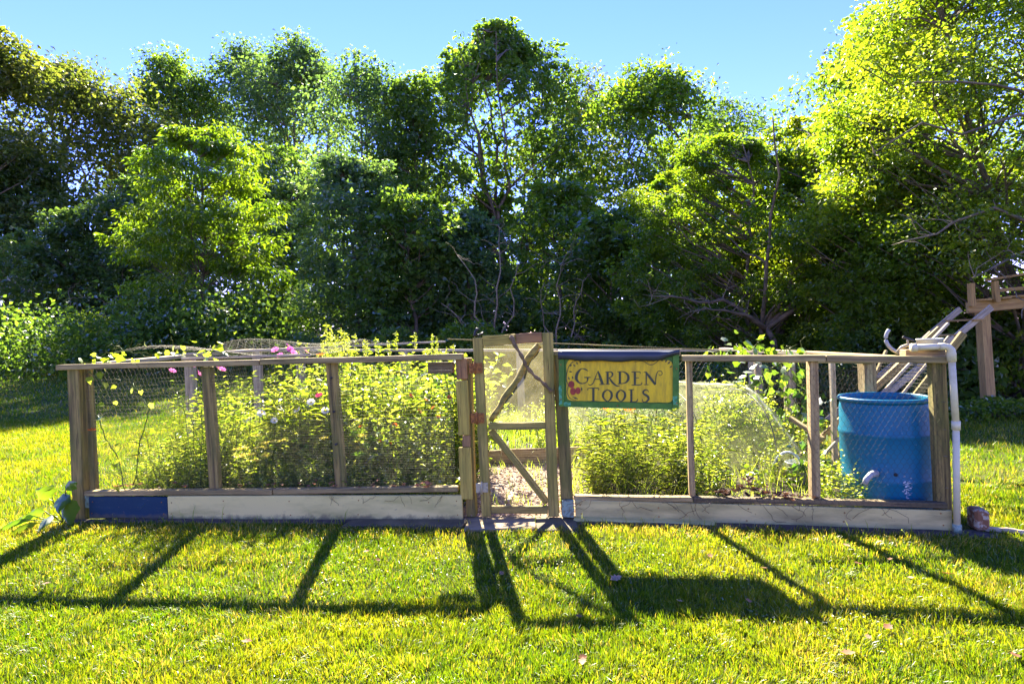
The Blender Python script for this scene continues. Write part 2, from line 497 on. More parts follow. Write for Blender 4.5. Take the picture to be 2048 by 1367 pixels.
def add_tube(g, pts, rads, sides=6, tint=0.5, cap=True):
    pts = np.asarray(pts, float)
    n = len(pts)
    rads = np.broadcast_to(rads, (n,))
    d = unit(np.gradient(pts, axis=0))
    ref = np.array([0, 0, 1.0]) if abs(d[0][2]) < 0.9 else np.array([1.0, 0, 0])
    V = []
    for i in range(n):
        a = np.cross(d[i], ref)
        a /= max(np.linalg.norm(a), 1e-9)
        b = np.cross(d[i], a)
        ref = b if False else ref
        th = np.arange(sides) * 2 * PI / sides
        V.append(pts[i] + rads[i] * (np.cos(th)[:, None] * a + np.sin(th)[:, None] * b))
    V = np.concatenate(V)
    T = []
    for i in range(n - 1):
        for k in range(sides):
            a0, a1 = i * sides + k, i * sides + (k + 1) % sides
            T += [(a0, a1, a1 + sides), (a0, a1 + sides, a0 + sides)]
    if cap:
        c0, c1 = len(V), len(V) + 1
        V = np.concatenate([V, [pts[0]], [pts[-1]]])
        for k in range(sides):
            T.append((c0, (k + 1) % sides, k))
            T.append((c1, (n - 1) * sides + k, (n - 1) * sides + (k + 1) % sides))
    g.add(V, T, tint)

def add_wires(g, P, Q, r, tint=0.5):
    """many straight wires at once, three-sided prisms without caps"""
    P, Q = np.asarray(P, float), np.asarray(Q, float)
    n = len(P)
    d = unit(Q - P)
    ref = np.where(np.abs(d[:, 2:3]) < 0.9, np.array([[0, 0, 1.0]]), np.array([[1.0, 0, 0]]))
    a = unit(np.cross(d, ref))
    b = np.cross(d, a)
    ring = [math.cos(t) * a + math.sin(t) * b for t in (0, 2 * PI / 3, 4 * PI / 3)]
    v = np.stack([P + r * k for k in ring] + [Q + r * k for k in ring], 1).reshape(-1, 3)
    i = np.arange(n)[:, None] * 6
    t = np.concatenate([i + q for q in ([0, 1, 4], [0, 4, 3], [1, 2, 5], [1, 5, 4], [2, 0, 3], [2, 3, 5])], 1).reshape(-1, 3)
    g.add(v, t, tint)

def curve(p0, p1, n=6, wob=0.05, sag=0.0, r=None):
    r = r or rng
    p0, p1 = np.asarray(p0, float), np.asarray(p1, float)
    t = np.linspace(0, 1, n)[:, None]
    L = np.linalg.norm(p1 - p0)
    w = np.cumsum(r.normal(size=(n, 3)), 0) * wob * L / math.sqrt(n)
    w = w - w[0] * (1 - t) - w[-1] * t
    p = p0 * (1 - t) + p1 * t + w
    p[:, 2] += sag * L * 4 * (t * (1 - t))[:, 0]
    return p

def frame_x(p0, p1, up=(0, 0, 1)):
    """matrix whose X runs from p0 to p1, origin midway"""
    p0, p1 = Vector(p0), Vector(p1)
    x = (p1 - p0).normalized()
    up = Vector(up)
    if abs(x.dot(up)) > 0.98:
        up = Vector((0, 1, 0))
    y = up.cross(x).normalized()
    z = x.cross(y)
    m = Matrix(((x.x, y.x, z.x), (x.y, y.y, z.y), (x.z, y.z, z.z))).to_4x4()
    return Matrix.Translation((p0 + p1) / 2) @ m

def beam(name, p0, p1, w, h, mat, parent=None, bev=0.004, rough=0.002, cuts=6, roll=0.0, up=(0, 0, 1), label=None):
    """one sawn board: length p0-p1, w along local Y, h along local Z, edges eased and slightly uneven"""
    L = (Vector(p1) - Vector(p0)).length
    bm = bmesh.new()
    bmesh.ops.create_cube(bm, size=1.0)
    bmesh.ops.scale(bm, vec=(L, w, h), verts=bm.verts)
    if bev > 0:
        bmesh.ops.bevel(bm, geom=bm.edges[:], offset=min(bev, w * .2, h * .2), segments=1, affect='EDGES')
    long_e = [e for e in bm.edges if abs(abs((e.verts[0].co - e.verts[1].co).x)) > L * 0.6]
    if cuts and L > 0.15:
        bmesh.ops.subdivide_edges(bm, edges=long_e, cuts=cuts, use_grid_fill=True)
    rr = random.Random(int(abs(p0[0] * 913 + p0[1] * 331 + p0[2] * 177 + p1[0] * 57 + p1[2] * 77) * 100))
    a, b = rr.uniform(-1, 1), rr.uniform(-1, 1)
    for v in bm.verts:
        t = v.co.x / L
        v.co.y += rough * (a * math.cos(t * 5 + b) * 1.5 + rr.uniform(-.5, .5))
        v.co.z += rough * (b * math.cos(t * 4 + a) * 1.5 + rr.uniform(-.5, .5))
    me = bpy.data.meshes.new(name)
    bm.to_mesh(me)
    bm.free()
    me.materials.append(mat)
    m = frame_x(p0, p1, up) @ Matrix.Rotation(roll, 4, 'X')
    o = link(bpy.data.objects.new(name, me), m, parent)
    if label:
        o['label'] = label
    return o

def lathe(name, prof, loc, mat, parent=None, n=48, smooth=True, m4=None, sub=None):
    V, T = [], []
    k = len(prof)
    for i in range(n):
        a = 2 * PI * i / n
        for (r, z) in prof:
            V.append((r * math.cos(a), r * math.sin(a), z))
    for i in range(n):
        j = (i + 1) % n
        for q in range(k - 1):
            a, b, c, d = i * k + q, j * k + q, j * k + q + 1, i * k + q + 1
            T += [(a, b, c), (a, c, d)]
    me = np_mesh(name, V, T, mat, smooth=smooth)
    return link(bpy.data.objects.new(name, me), Matrix.Translation(Vector(loc)) @ (m4 or Matrix.Identity(4)), parent)

def mesh_obj(name, V, F, mat, m4, parent=None, solid=0.0, smooth=False):
    me = bpy.data.meshes.new(name)
    me.from_pydata([tuple(v) for v in V], [], F)
    me.materials.append(mat)
    me.update()
    if solid:
        bm = bmesh.new()
        bm.from_mesh(me)
        bmesh.ops.solidify(bm, geom=bm.faces[:], thickness=solid)
        bm.to_mesh(me)
        bm.free()
    if smooth:
        me.polygons.foreach_set('use_smooth', [True] * len(me.polygons))
    return link(bpy.data.objects.new(name, me), m4, parent)

def clone(root, mat4, label=None, group=None):
    """copy a thing with its parts and their sub-parts"""
    def rec(o, par):
        c = o.copy()
        sc.collection.objects.link(c)
        if par is not None:
            c.parent = par
        for ch in list(o.children):
            rec(ch, c)
        return c
    r = rec(root, None)
    r.matrix_basis = mat4
    WM[r.name] = mat4.copy()
    if label:
        r['label'] = label
    if group:
        r['group'] = group
    return r

def vnoise(x, y, s, seed=0):
    """smooth value noise, 0..1"""
    x, y = np.asarray(x, float) / s, np.asarray(y, float) / s
    xi, yi = np.floor(x).astype(int), np.floor(y).astype(int)
    fx, fy = x - xi, y - yi
    fx, fy = fx * fx * (3 - 2 * fx), fy * fy * (3 - 2 * fy)
    def h(a, b):
        q = np.sin(a * 127.1 + b * 311.7 + seed * 74.7) * 43758.5453
        return q - np.floor(q)
    return (h(xi, yi) * (1 - fx) * (1 - fy) + h(xi + 1, yi) * fx * (1 - fy)
            + h(xi, yi + 1) * (1 - fx) * fy + h(xi + 1, yi + 1) * fx * fy)

def sstep(t):
    t = np.clip(t, 0, 1)
    return t * t * (3 - 2 * t)

def ground_z(x, y):
    x, y = np.asarray(x, float), np.asarray(y, float)
    S = sstep((3.0 - x) / 5.0)
    d = np.clip(y - 4.7, 0, 20)
    z = S * (0.0036 * d * d + 0.018 * d)
    far = np.clip(np.hypot(x, y) / 40.0 - 0.6, 0, 1)
    z = z * (1 - 0.3 * far)
    z = z + (vnoise(x, y, 1.3, 3) - 0.5) * 0.035 * np.clip(np.abs(y - 4.3) * 0.8, 0, 1)
    return z

# ================================================================ GROUND
def ground():
    xs = np.concatenate([-np.geomspace(400, 12, 14), np.linspace(-10, 10, 81), np.geomspace(12, 400, 14)])
    ys = np.concatenate([-np.geomspace(400, 3, 12), np.linspace(0, 24, 97), np.geomspace(27, 500, 14)])
    X, Y = np.meshgrid(xs, ys)
    Z = ground_z(X, Y)
    V = np.stack([X, Y, Z], -1).reshape(-1, 3)
    nx, ny = len(xs), len(ys)
    i, j = np.meshgrid(np.arange(nx - 1), np.arange(ny - 1))
    a = (j * nx + i).ravel()
    T = np.concatenate([np.stack([a, a + 1, a + nx + 1], 1), np.stack([a, a + nx + 1, a + nx], 1)])
    o = link(bpy.data.objects.new('ground', np_mesh('ground', V, T, M['lawn'], smooth=True)), Matrix.Identity(4))
    return tag(o, kind='structure')
ground()

def patch(name, pts, h, mat, kind='structure', seg=0.12, bump=0.02, lift=0.004):
    """an uneven bed of earth laid on the ground, inside the quadrilateral pts (x, y)"""
    p = [np.array(q, float) for q in pts]
    nu = max(4, int(np.linalg.norm(p[1] - p[0]) / seg))
    nv = max(4, int(np.linalg.norm(p[3] - p[0]) / seg))
    u, v = np.meshgrid(np.linspace(0, 1, nu), np.linspace(0, 1, nv))
    P = ((1 - u) * (1 - v))[..., None] * p[0] + (u * (1 - v))[..., None] * p[1] + (u * v)[..., None] * p[2] + ((1 - u) * v)[..., None] * p[3]
    edge = np.minimum.reduce([u, 1 - u, v, 1 - v]) * 8
    Z = ground_z(P[..., 0], P[..., 1]) + lift + h * np.clip(edge, 0, 1) + bump * vnoise(P[..., 0], P[..., 1], 0.15, 5) * np.clip(edge, 0, 1)
    V = np.concatenate([P, Z[..., None]], -1).reshape(-1, 3)
    i, j = np.meshgrid(np.arange(nu - 1), np.arange(nv - 1))
    a = (j * nu + i).ravel()
    T = np.concatenate([np.stack([a, a + 1, a + nu + 1], 1), np.stack([a, a + nu + 1, a + nu], 1)])
    o = link(bpy.data.objects.new(name, np_mesh(name, V, T, mat, smooth=True)), Matrix.Identity(4))
    return tag(o, kind=kind)

# ---- the two runs of the front fence, as straight lines on the ground (metres)
A, B = np.array([-3.485, 4.663]), np.array([-0.378, 4.283])
C, D = np.array([0.421, 4.253]), np.array([2.803, 3.728])
def run(P, Q):
    u = (Q - P) / np.linalg.norm(Q - P)
    n = np.array([-u[1], u[0]])
    def at(s, z, off=0.0):
        q = P + u * s + n * off
        return (float(q[0]), float(q[1]), float(z))
    return at, u, n
LA, LU, LN = run(A, B)
RA, RU, RN = run(C, D)
GA, GU, GN = run(B, C)       # the gate's own line

# beds behind the fence
patch('garden_soil', [(-3.45, 4.75), (-0.4, 4.4), (-0.5, 5.6), (-3.4, 5.75)], 0.06, M['soil'])
patch('mulch_path', [(-0.40, 4.27), (0.42, 4.24), (0.75, 6.0), (-1.6, 6.0)], 0.012, M['mulch'], bump=0.025)
patch('garden_soil', [(0.45, 4.33), (2.72, 3.84), (2.75, 7.4), (0.72, 7.4)], 0.03, M['soil'])
patch('garden_soil', [(-3.4, 6.0), (0.6, 6.0), (0.6, 7.8), (-3.4, 7.8)], 0.10, M['soil'])
patch('path_edge', [(-3.7, 4.58), (-0.2, 4.17), (-0.1, 4.26), (-3.65, 4.66)], 0.006, M['soil'], bump=0.008)
patch('path_edge', [(0.38, 4.10), (3.0, 3.55), (3.05, 3.70), (0.42, 4.22)], 0.006, M['soil'], bump=0.008)

# ================================================================ WIRE NETTING
def square_mesh(g, at, s0, s1, z0, z1, off, pitch=0.0127, r=0.0003, wob=0.004):
    nz = int((z1 - z0) / pitch)
    ns = int((s1 - s0) / pitch)
    segs = 6
    for k in range(nz + 1):
        z = z0 + (z1 - z0) * k / nz
        S = np.linspace(s0, s1, segs + 1)
        pts = np.array([at(s, z + wob * math.sin(s * 5 + k * .21) * .6, off + wob * math.sin(s * 7 + z * 9)) for s in S])
        add_wires(g, pts[:-1], pts[1:], r)
    for k in range(ns + 1):
        s = s0 + (s1 - s0) * k / ns
        Z = np.linspace(z0, z1, 4)
        pts = np.array([at(s, z, off + wob * math.sin(s * 7 + z * 9)) for z in Z])
        add_wires(g, pts[:-1], pts[1:], r)

def hex_mesh(g, fn, s0, s1, z0, z1, cell=0.034, r=0.0006, wob=0.003):
    """chicken wire; fn(s, z, off) -> point"""
    dx, dz = cell, cell * 0.86
    P, Q = [], []
    rows, cols = int((z1 - z0) / dz), int((s1 - s0) / dx)
    def node(i, j, k):
        s = s0 + (i + (0.5 if j % 2 else 0)) * dx
        z = z0 + j * dz + (dz * 0.33 if k else 0)
        rr = math.sin(i * 12.9 + j * 78.2 + k * 3.1) * 43758.5
        rr -= math.floor(rr)
        return fn(min(s, s1) + (rr - .5) * wob, min(z, z1) + (rr - .5) * wob, wob * math.sin(s * 9 + z * 6))
    for j in range(rows):
        for i in range(cols):
            a, b = node(i, j, 0), node(i, j, 1)
            P.append(a); Q.append(b)
            if j + 1 < rows:
                if j % 2 == 0:
                    nb = [node(i, j + 1, 0)] + ([node(i - 1, j + 1, 0)] if i > 0 else [])
                else:
                    nb = [node(i, j + 1, 0)] + ([node(i + 1, j + 1, 0)] if i + 1 < cols else [])
                for q in nb:
                    P.append(b); Q.append(q)
    add_wires(g, P, Q, r)

# ================================================================ FRONT FENCE, LEFT RUN
fl = empty('garden_fence', (*LA(0, 0)[:2], 0.0), 'left front run of the wood and wire garden fence with navy and cream base boards', 'fence', 'runs of fence round the garden')
beam('post', LA(-0.075, 0.0, .02), LA(-0.075, 1.222, .02), 0.08, 0.105, M['post'], fl, up=(LU[0], LU[1], 0), label='thick weathered corner post')
beam('post', LA(-0.01, 0.19, .07), LA(-0.02, 1.215, .07), 0.045, 0.06, M['post'], fl, up=(LU[0], LU[1], 0))
beam('post', LA(1.085, 0.236, .05), LA(1.067, 1.204, .03), 0.05, 0.085, M['post'], fl, up=(LU[0], LU[1], 0))
beam('post', LA(2.135, 0.236, .05), LA(2.101, 1.214, .03), 0.05, 0.08, M['post'], fl, up=(LU[0], LU[1], 0), label='weathered post drilled with three dark round holes')
for zz in (0.58, 0.83, 1.09):
    s_ = 2.135 - 0.034 * (zz - .236) / .98
    g = Geo()
    add_tube(g, [LA(s_, zz, -0.004), LA(s_, zz, 0.02)], [0.009, 0.009], 10)
    g.build('bolt_hole', M['black'], fl)
beam('top_rail', LA(-0.20, 1.236, -0.005), LA(1.55, 1.228, -0.005), 0.09, 0.042, M['rail'], fl)
beam('top_rail', LA(1.553, 1.230, -0.003), LA(3.14, 1.222, -0.003), 0.09, 0.044, M['rail'], fl)
beam('bottom_rail', LA(-0.03, 0.210, 0.015), LA(1.60, 0.220, 0.005), 0.062, 0.040, M['rail'], fl)
beam('bottom_rail', LA(1.603, 0.220, 0.015), LA(3.07, 0.236, 0.005), 0.062, 0.040, M['rail'], fl)
beam('base_board', LA(0.03, 0.098, -0.012), LA(0.72, 0.098, -0.012), 0.035, 0.172, M['blue'], fl, cuts=3, label='navy blue painted base board')
beam('base_board', LA(0.723, 0.098, -0.014), LA(3.10, 0.104, -0.014), 0.035, 0.184, M['cream'], fl, label='cream painted base board')
beam('base_block', LA(-0.02, 0.09, 0.02), LA(-0.02, 0.21, 0.02), 0.06, 0.06, M['patina'], fl, cuts=0)
beam('hanging_board', LA(2.86, 1.145, 0.04), LA(3.06, 1.14, 0.04), 0.03, 0.085, M['darkboard'], fl)
# the gate side post is faced with odd yellow boards
beam('post', LA(3.155, 0.02, .06), LA(3.155, 1.21, .06), 0.09, 0.07, M['post'], fl, up=(LU[0], LU[1], 0))
beam('facing_board', LA(3.132, 1.055, -0.012), LA(3.128, 1.205, -0.012), 0.085, 0.022, M['rustboard'], fl, up=(-LN[0], -LN[1], 0))
beam('facing_board', LA(3.133, 0.64, -0.016), LA(3.130, 1.045, -0.016), 0.088, 0.022, M['yellowboard'], fl, up=(-LN[0], -LN[1], 0))
beam('facing_board', LA(3.145, 0.552, -0.012), LA(3.145, 0.636, -0.012), 0.062, 0.022, M['rustboard'], fl, up=(-LN[0], -LN[1], 0))
beam('facing_board', LA(3.135, 0.165, -0.018), LA(3.132, 0.55, -0.018), 0.092, 0.022, M['yellowboard'], fl, up=(-LN[0], -LN[1], 0))
g = Geo()
square_mesh(g, LA, 0.06, 3.06, 0.235, 0.78, -0.044)
o = g.build('wire_mesh', M['wire'], fl)
g = Geo()
square_mesh(g, LA, 0.06, 3.06, 0.78, 1.21, -0.044, pitch=0.0254, r=0.0004)
o = g.build('wire_mesh', M['wire'], fl)

# ================================================================ GATE
gt = empty('garden_gate', (*GA(0.39, 0)[:2], 0.0), 'narrow mossy wooden garden gate with crossed braces and a crooked branch handle', 'gate')
n3 = (GN[0], GN[1], 0)
mn3 = (-GN[0], -GN[1], 0)
beam('stile', GA(0.145, 0.035, -.01), GA(0.125, 1.36, -.01), 0.072, 0.035, M['gatewood'], gt, up=mn3)
beam('stile', GA(0.642, 0.020, -.01), GA(0.642, 1.38, -.01), 0.078, 0.035, M['gatewood'], gt, up=mn3)
beam('top_rail', GA(0.163, 1.335, -.012), GA(0.405, 1.340, -.012), 0.035, 0.075, M['yellowboard'], gt)
beam('top_rail', GA(0.407, 1.341, -.010), GA(0.601, 1.345, -.010), 0.035, 0.075, M['rustboard'], gt)
beam('middle_rail', GA(0.183, 0.700, -.012), GA(0.602, 0.695, -.012), 0.033, 0.052, M['gatewood'], gt)
beam('bottom_rail', GA(0.183, 0.082, -.012), GA(0.602, 0.070, -.012), 0.033, 0.055, M['gatewood'], gt)
g = Geo()
p = curve(GA(0.20, 0.74, .02), GA(0.575, 1.29, .02), 12, 0.035)
add_tube(g, p, np.linspace(0.021, 0.027, 12) * (1 + .12 * np.sin(np.arange(12) * 2.1)), 8)
g.build('brace', M['gatewood'], gt, smooth=True)
beam('brace', GA(0.195, 0.665, .016), GA(0.60, 0.115, .016), 0.02, 0.052, M['gatewood'], gt)
g = Geo()
pts = np.array([GA(0.375, 1.365, -.045), GA(0.40, 1.29, -.06), GA(0.455, 1.20, -.062), GA(0.475, 1.14, -.058), GA(0.53, 1.07, -.06), GA(0.60, 1.01, -.055), GA(0.655, 0.945, -.045)])
pp = []
for i in range(len(pts) - 1):
    for t in np.linspace(0, 1, 5)[:-1]:
        pp.append(pts[i] * (1 - t) + pts[i + 1] * t + rng.normal(size=3) * .002)
pp.append(pts[-1])
k = len(pp)
add_tube(g, pp, 0.0125 + 0.004 * np.sin(np.arange(k) * 1.9) + 0.004 * (np.arange(k) < 4), 8)
g.build('branch_handle', M['handle'], gt, smooth=True)
for z_, mt in ((1.135, M['rust']), (0.765, M['rust'])):
    hg = beam('hinge', GA(0.055, z_, -.034), GA(0.155, z_, -.034), 0.006, 0.075, mt, gt, cuts=0, bev=.002)
    g = Geo()
    add_tube(g, [GA(0.098, z_ - .045, -.040), GA(0.098, z_ + .045, -.040)], 0.0075, 8)
    g.build('hinge_pin', mt, hg)
    for dz in (-.024, .024):
        for ds in (-.03, .03):
            g = Geo()
            add_tube(g, [GA(0.105 + ds, z_ + dz, -.036), GA(0.105 + ds, z_ + dz, -.041)], 0.005, 6)
            g.build('screw', mt, hg)
hg = beam('hinge', GA(0.075, .25, -.034), GA(0.165, .25, -.034), 0.006, 0.07, M['steel'], gt, cuts=0, bev=.002, label='galvanised lower hinge')
g = Geo()
add_tube(g, [GA(0.118, .205, -.040), GA(0.118, .295, -.040)], 0.008, 8)
g.build('hinge_pin', M['steel'], hg)
g = Geo()
square_mesh(g, GA, 0.17, 0.62, 0.06, 0.68, -0.036, pitch=0.0127)
g.build('wire_mesh', M['wire'], gt)
# hazy sheet behind the upper opening
def sheet(name, at, s0, s1, z0, z1, off, mat, parent, wob=0.006, n=14):
    V, F = [], []
    for j in range(n + 1):
        for i in range(n + 1):
            s, z = s0 + (s1 - s0) * i / n, z0 + (z1 - z0) * j / n
            V.append(at(s, z, off + wob * math.sin(i * .9 + j * .7) * math.sin(j * .5)))
    P0 = WM[parent.name].to_translation() if parent is not None else Vector(V[0])
    V = [(v[0] - P0.x, v[1] - P0.y, v[2] - P0.z) for v in V]
    for j in range(n):
        for i in range(n):
            a = j * (n + 1) + i
            F.append((a, a + 1, a + n + 2, a + n + 1))
    return mesh_obj(name, V, F, mat, Matrix.Translation(P0), parent, smooth=True)
sheet('hazy_film', GA, 0.165, 0.62, 0.70, 1.31, 0.012, M['film'], gt)
g = Geo()
add_tube(g, [GA(0.17, 1.295, -.034), GA(0.61, 1.298, -.034)], 0.002, 4)
g.build('wire', M['wire'], gt)
# bits of dark wire and a finial block on the hinge side
g = Geo()
add_tube(g, curve(GA(0.10, 1.37, 0), GA(0.125, 1.43, 0), 5, .1), 0.012, 6)
add_tube(g, curve(GA(0.12, 1.375, 0), GA(0.165, 1.395, .02), 5, .1), 0.008, 6)
g.build('bent_strap', M['black'], gt)

# ================================================================ FRONT FENCE, RIGHT RUN
fr = empty('garden_fence', (*RA(0, 0)[:2], 0.0), 'right front run of the garden fence with chicken wire and a stained cream base board', 'fence', 'runs of fence round the garden')
beam('post', RA(-0.055, 0.02, .03), RA(-0.085, 1.225, .03), 0.07, 0.085, M['post'], fr, up=(RU[0], RU[1], 0), label='gate post with a pale blue block at its foot')
beam('gate_stop', RA(-0.128, 0.03, .0), RA(-0.152, 1.235, .0), 0.05, 0.022, M['pink'], fr, up=(RU[0], RU[1], 0))
beam('foot_block', RA(-0.045, 0.02, -.045), RA(-0.045, 0.145, -.045), 0.085, 0.035, M['patina'], fr, up=(-RN[0], -RN[1], 0), cuts=1)
beam('post', RA(0.842, 0.178, .05), RA(0.846, 1.15, .03), 0.09, 0.042, M['pink'], fr, up=(RU[0], RU[1], 0))
beam('post', RA(1.650, 0.18, .05), RA(1.655, 1.12, .03), 0.09, 0.055, M['pink'], fr, up=(RU[0], RU[1], 0))
beam('post', RA(2.425, 0.10, .05), RA(2.40, 1.098, .03), 0.07, 0.085, M['post'], fr, up=(RU[0], RU[1], 0))
beam('top_rail', RA(0.795, 1.163, -.005), RA(1.72, 1.138, -.005), 0.09, 0.042, M['rail'], fr)
beam('top_rail', RA(1.723, 1.137, -.003), RA(2.46, 1.110, -.003), 0.09, 0.044, M['rail'], fr)
beam('top_rail', RA(-0.14, 1.225, 0.02), RA(0.79, 1.190, 0.02), 0.09, 0.030, M['rail'], fr)
beam('bottom_rail', RA(0.0, 0.152, 0.015), RA(0.84, 0.162, 0.005), 0.062, 0.034, M['rail'], fr)
beam('bottom_rail', RA(0.843, 0.160, 0.015), RA(2.42, 0.166, 0.005), 0.062, 0.034, M['darkboard'], fr)
beam('base_board', RA(0.008, 0.072, -0.012), RA(2.44, 0.068, -0.012), 0.035, 0.138, M['creamdirty'], fr, label='stained cream base board')
beam('ground_board', RA(0.0, 0.006, -0.05), RA(0.98, 0.004, -0.055), 0.09, 0.03, M['cream'], fr)
beam('wood_block', RA(2.22, 1.158, .06), RA(2.45, 1.150, .06), 0.10, 0.045, M['pink'], fr)
g = Geo()
hex_mesh(g, RA, 0.0, 0.85, 0.18, 1.16, cell=0.036, r=.0007)
hex_mesh(g, RA, 0.85, 2.43, 0.14, 1.11, cell=0.036, r=.0008)
for v in g.v:
    v += np.array([RN[0], RN[1], 0]) * -0.045
g.build('chicken_wire', M['darkwire'], fr)
# loose ends of wire and dry tendrils over the cream boards
g = Geo()
for k in range(26):
    s = rng.uniform(0.05, 2.3)
    add_tube(g, curve(RA(s, 0.15, -.05), RA(s + rng.uniform(-.16, .16), rng.uniform(0.02, 0.1), -.045), 6, .22), 0.0012, 4)
tag(g.build('loose_wire', M['drydark'], fr), kind='stuff')
g = Geo()
for k in range(12):
    s = rng.uniform(2.0, 3.1)
    add_tube(g, curve(LA(s, 0.2, -.055), LA(s + rng.uniform(-.14, .14), rng.uniform(0.08, 0.18), -.05), 6, .22), 0.0012, 4)
tag(g.build('loose_tendrils', M['drydark'], fl), kind='stuff')

for at_, par, posts in ((LA, fl, (1.07, 2.11)), (RA, fr, (.845, 1.652, 2.41))):
    for s_ in posts:
        for z_ in np.linspace(.3, 1.05, 5):
            g = Geo()
            z2 = z_ + rng.uniform(-.04, .04)
            add_tube(g, [at_(s_ - .006, z2, -.020), at_(s_ - .004, z2, -.048), at_(s_ + .004, z2 + .003, -.048), at_(s_ + .006, z2, -.020)], .0012, 4)
            g.build('staple', M['wire'], par)

# ================================================================ SIDE AND BACK FENCES
def zg(x, y):
    return float(ground_z(x, y))
BZ = lambda x: 1.30 - 0.035 * (x + 3.6)       # height of the back rail falls to the right
bk = empty('garden_fence', (-3.6, 8.0, zg(-3.6, 8)), 'back run of the garden fence beyond the wildflowers', 'fence', 'runs of fence round the garden')
for x in (-3.55, -2.95, -1.5, 0.1, 1.55):
    beam('post', (x, 8, zg(x, 8)), (x, 8, BZ(x) - .02), 0.10, 0.10, M['grey'], bk)
for x0, x1 in ((-3.6, -1.5), (-1.497, 0.6), (0.603, 2.9)):
    beam('top_rail', (x0, 8, BZ(x0)), (x1, 8, BZ(x1)), 0.09, 0.035, M['grey'], bk)
g = Geo()
hex_mesh(g, lambda s, z, o: (s, 8.06 + o, z + BZ(s) - 1.3), -3.55, 2.85, 0.35, 1.29, cell=0.07, r=0.0012)
g.build('chicken_wire', M['wire'], bk)

sl = empty('garden_fence', (-3.6, 4.8, 0.0), 'left side run of the garden fence going back from the thick corner post', 'fence', 'runs of fence round the garden')
beam('top_rail', (-3.50, 4.83, 1.245), (-3.55, 6.35, 1.275), 0.08, 0.04, M['grey'], sl)
beam('top_rail', (-3.55, 6.353, 1.275), (-3.6, 7.94, 1.30), 0.08, 0.04, M['grey'], sl)
beam('post', (-3.56, 6.35, zg(-3.6, 6.35)), (-3.56, 6.35, 1.25), 0.09, 0.09, M['grey'], sl)
g = Geo()
hex_mesh(g, lambda s, z, o: (-3.62 + o, s, z), 4.85, 7.9, 0.2, 1.24, cell=0.06, r=0.001)
g.build('chicken_wire', M['wire'], sl)
# sagging roll of netting lying over the left corner
g = Geo()
hex_mesh(g, lambda s, z, o: (-3.5 + s, 5.0 + z * 1.5 + .2 * s, 1.30 + .035 * math.sin(s * 3.1 + 1) + .05 * z + .045 * math.sin(z * 5 + s * 2.3)), 0.0, 1.9, 0, 1.6, cell=0.085, r=0.0009)
o = g.build('roof_netting', M['wire'], loc=(-3.4, 5.0, 1.3))
tag(o, 'sagging chicken wire netting laid over the left corner of the garden', 'netting')

sr = empty('garden_fence', (2.85, 3.85, 0.0), 'right side run of the garden fence behind the blue barrel', 'fence', 'runs of fence round the garden')
RX = lambda y: 2.80 + 0.03 * (y - 3.8)
for i, (x, y, w) in enumerate(((2.80, 4.55, .095), (2.93, 6.1, .09), (3.15, 7.4, .08), (2.98, 7.2, .05), (2.72, 4.9, .04))):
    beam('post', (x, y, 0), (x, y, 1.09), w, w, M['pink'] if i in (0,) else M['grey'], sr)
beam('top_rail', (2.74, 3.80, 1.105), (2.86, 5.6, 1.10), 0.085, 0.04, M['pink'], sr)
beam('top_rail', (2.86, 5.603, 1.10), (2.9, 7.95, 1.09), 0.085, 0.04, M['grey'], sr)
beam('cross_rail', (1.45, 4.60, 1.135), (2.80, 4.50, 1.06), 0.05, 0.03, M['rail'], sr)
g = Geo()
square_mesh(g, lambda s, z, o: (RX(s) + .06 + o, s, z), 3.8, 4.9, 0.1, 1.08, 0, pitch=0.0254, r=.0008)
hex_mesh(g, lambda s, z, o: (RX(s) + .06 + o, s, z), 4.9, 7.9, 0.1, 1.08, cell=0.06, r=0.001)
g.build('wire_mesh', M['wire'], sr)
# thin overhead battens and wires spanning the garden
for i, (a, b, r_, lab) in enumerate((((-3.2, 5.6, 1.30), (-0.9, 7.7, 1.33), 0.018, 'long grey batten slanting across the left of the garden top'),
                                  ((-2.9, 5.05, 1.265), (-1.75, 5.0, 1.262), 0.016, 'short grey batten lying just behind the left top rail'),
                                  ((-.75, 6.7, 1.36), (2.4, 6.9, 1.12), 0.010, 'thin green garden cane spanning behind the gate'))):
    o = beam('batten', a, b, r_ * 2.2, r_ * 1.4, M['grey'] if i < 2 else M['post'])
    tag(o, lab, 'batten')

# ================================================================ SIGN
SO = Vector(RA(-0.076, 0.842, -0.075))
sx = Vector((RU[0], RU[1], 0)).normalized()
slope = -0.033
sx = (sx + Vector((0, 0, slope))).normalized()
sz = Vector((0, 0, 1))
sy = sz.cross(sx).normalized()
sz = sx.cross(sy)
SM = Matrix(((sx.x, sy.x, sz.x, SO.x), (sx.y, sy.y, sz.y, SO.y), (sx.z, sy.z, sz.z, SO.z), (0, 0, 0, 1)))
SW, SH = 0.835, 0.385
sign = bpy.data.objects.new('garden_sign', None)
link(sign, SM)
tag(sign, 'yellow hand painted wooden sign in a green frame reading GARDEN TOOLS', 'sign')
def plate(name, pts, y0, th, mat, parent=sign):
    """flat shape in the sign's x-z plane with thickness th, front at -y"""
    n = len(pts)
    V = [(p[0], y0, p[1]) for p in pts] + [(p[0], y0 + th, p[1]) for p in pts]
    F = [tuple(range(n)), tuple(range(2 * n - 1, n - 1, -1))] + [(i, i + n, (i + 1) % n + n, (i + 1) % n) for i in range(n)]
    return mesh_obj(name, V, F, mat, SM, parent)
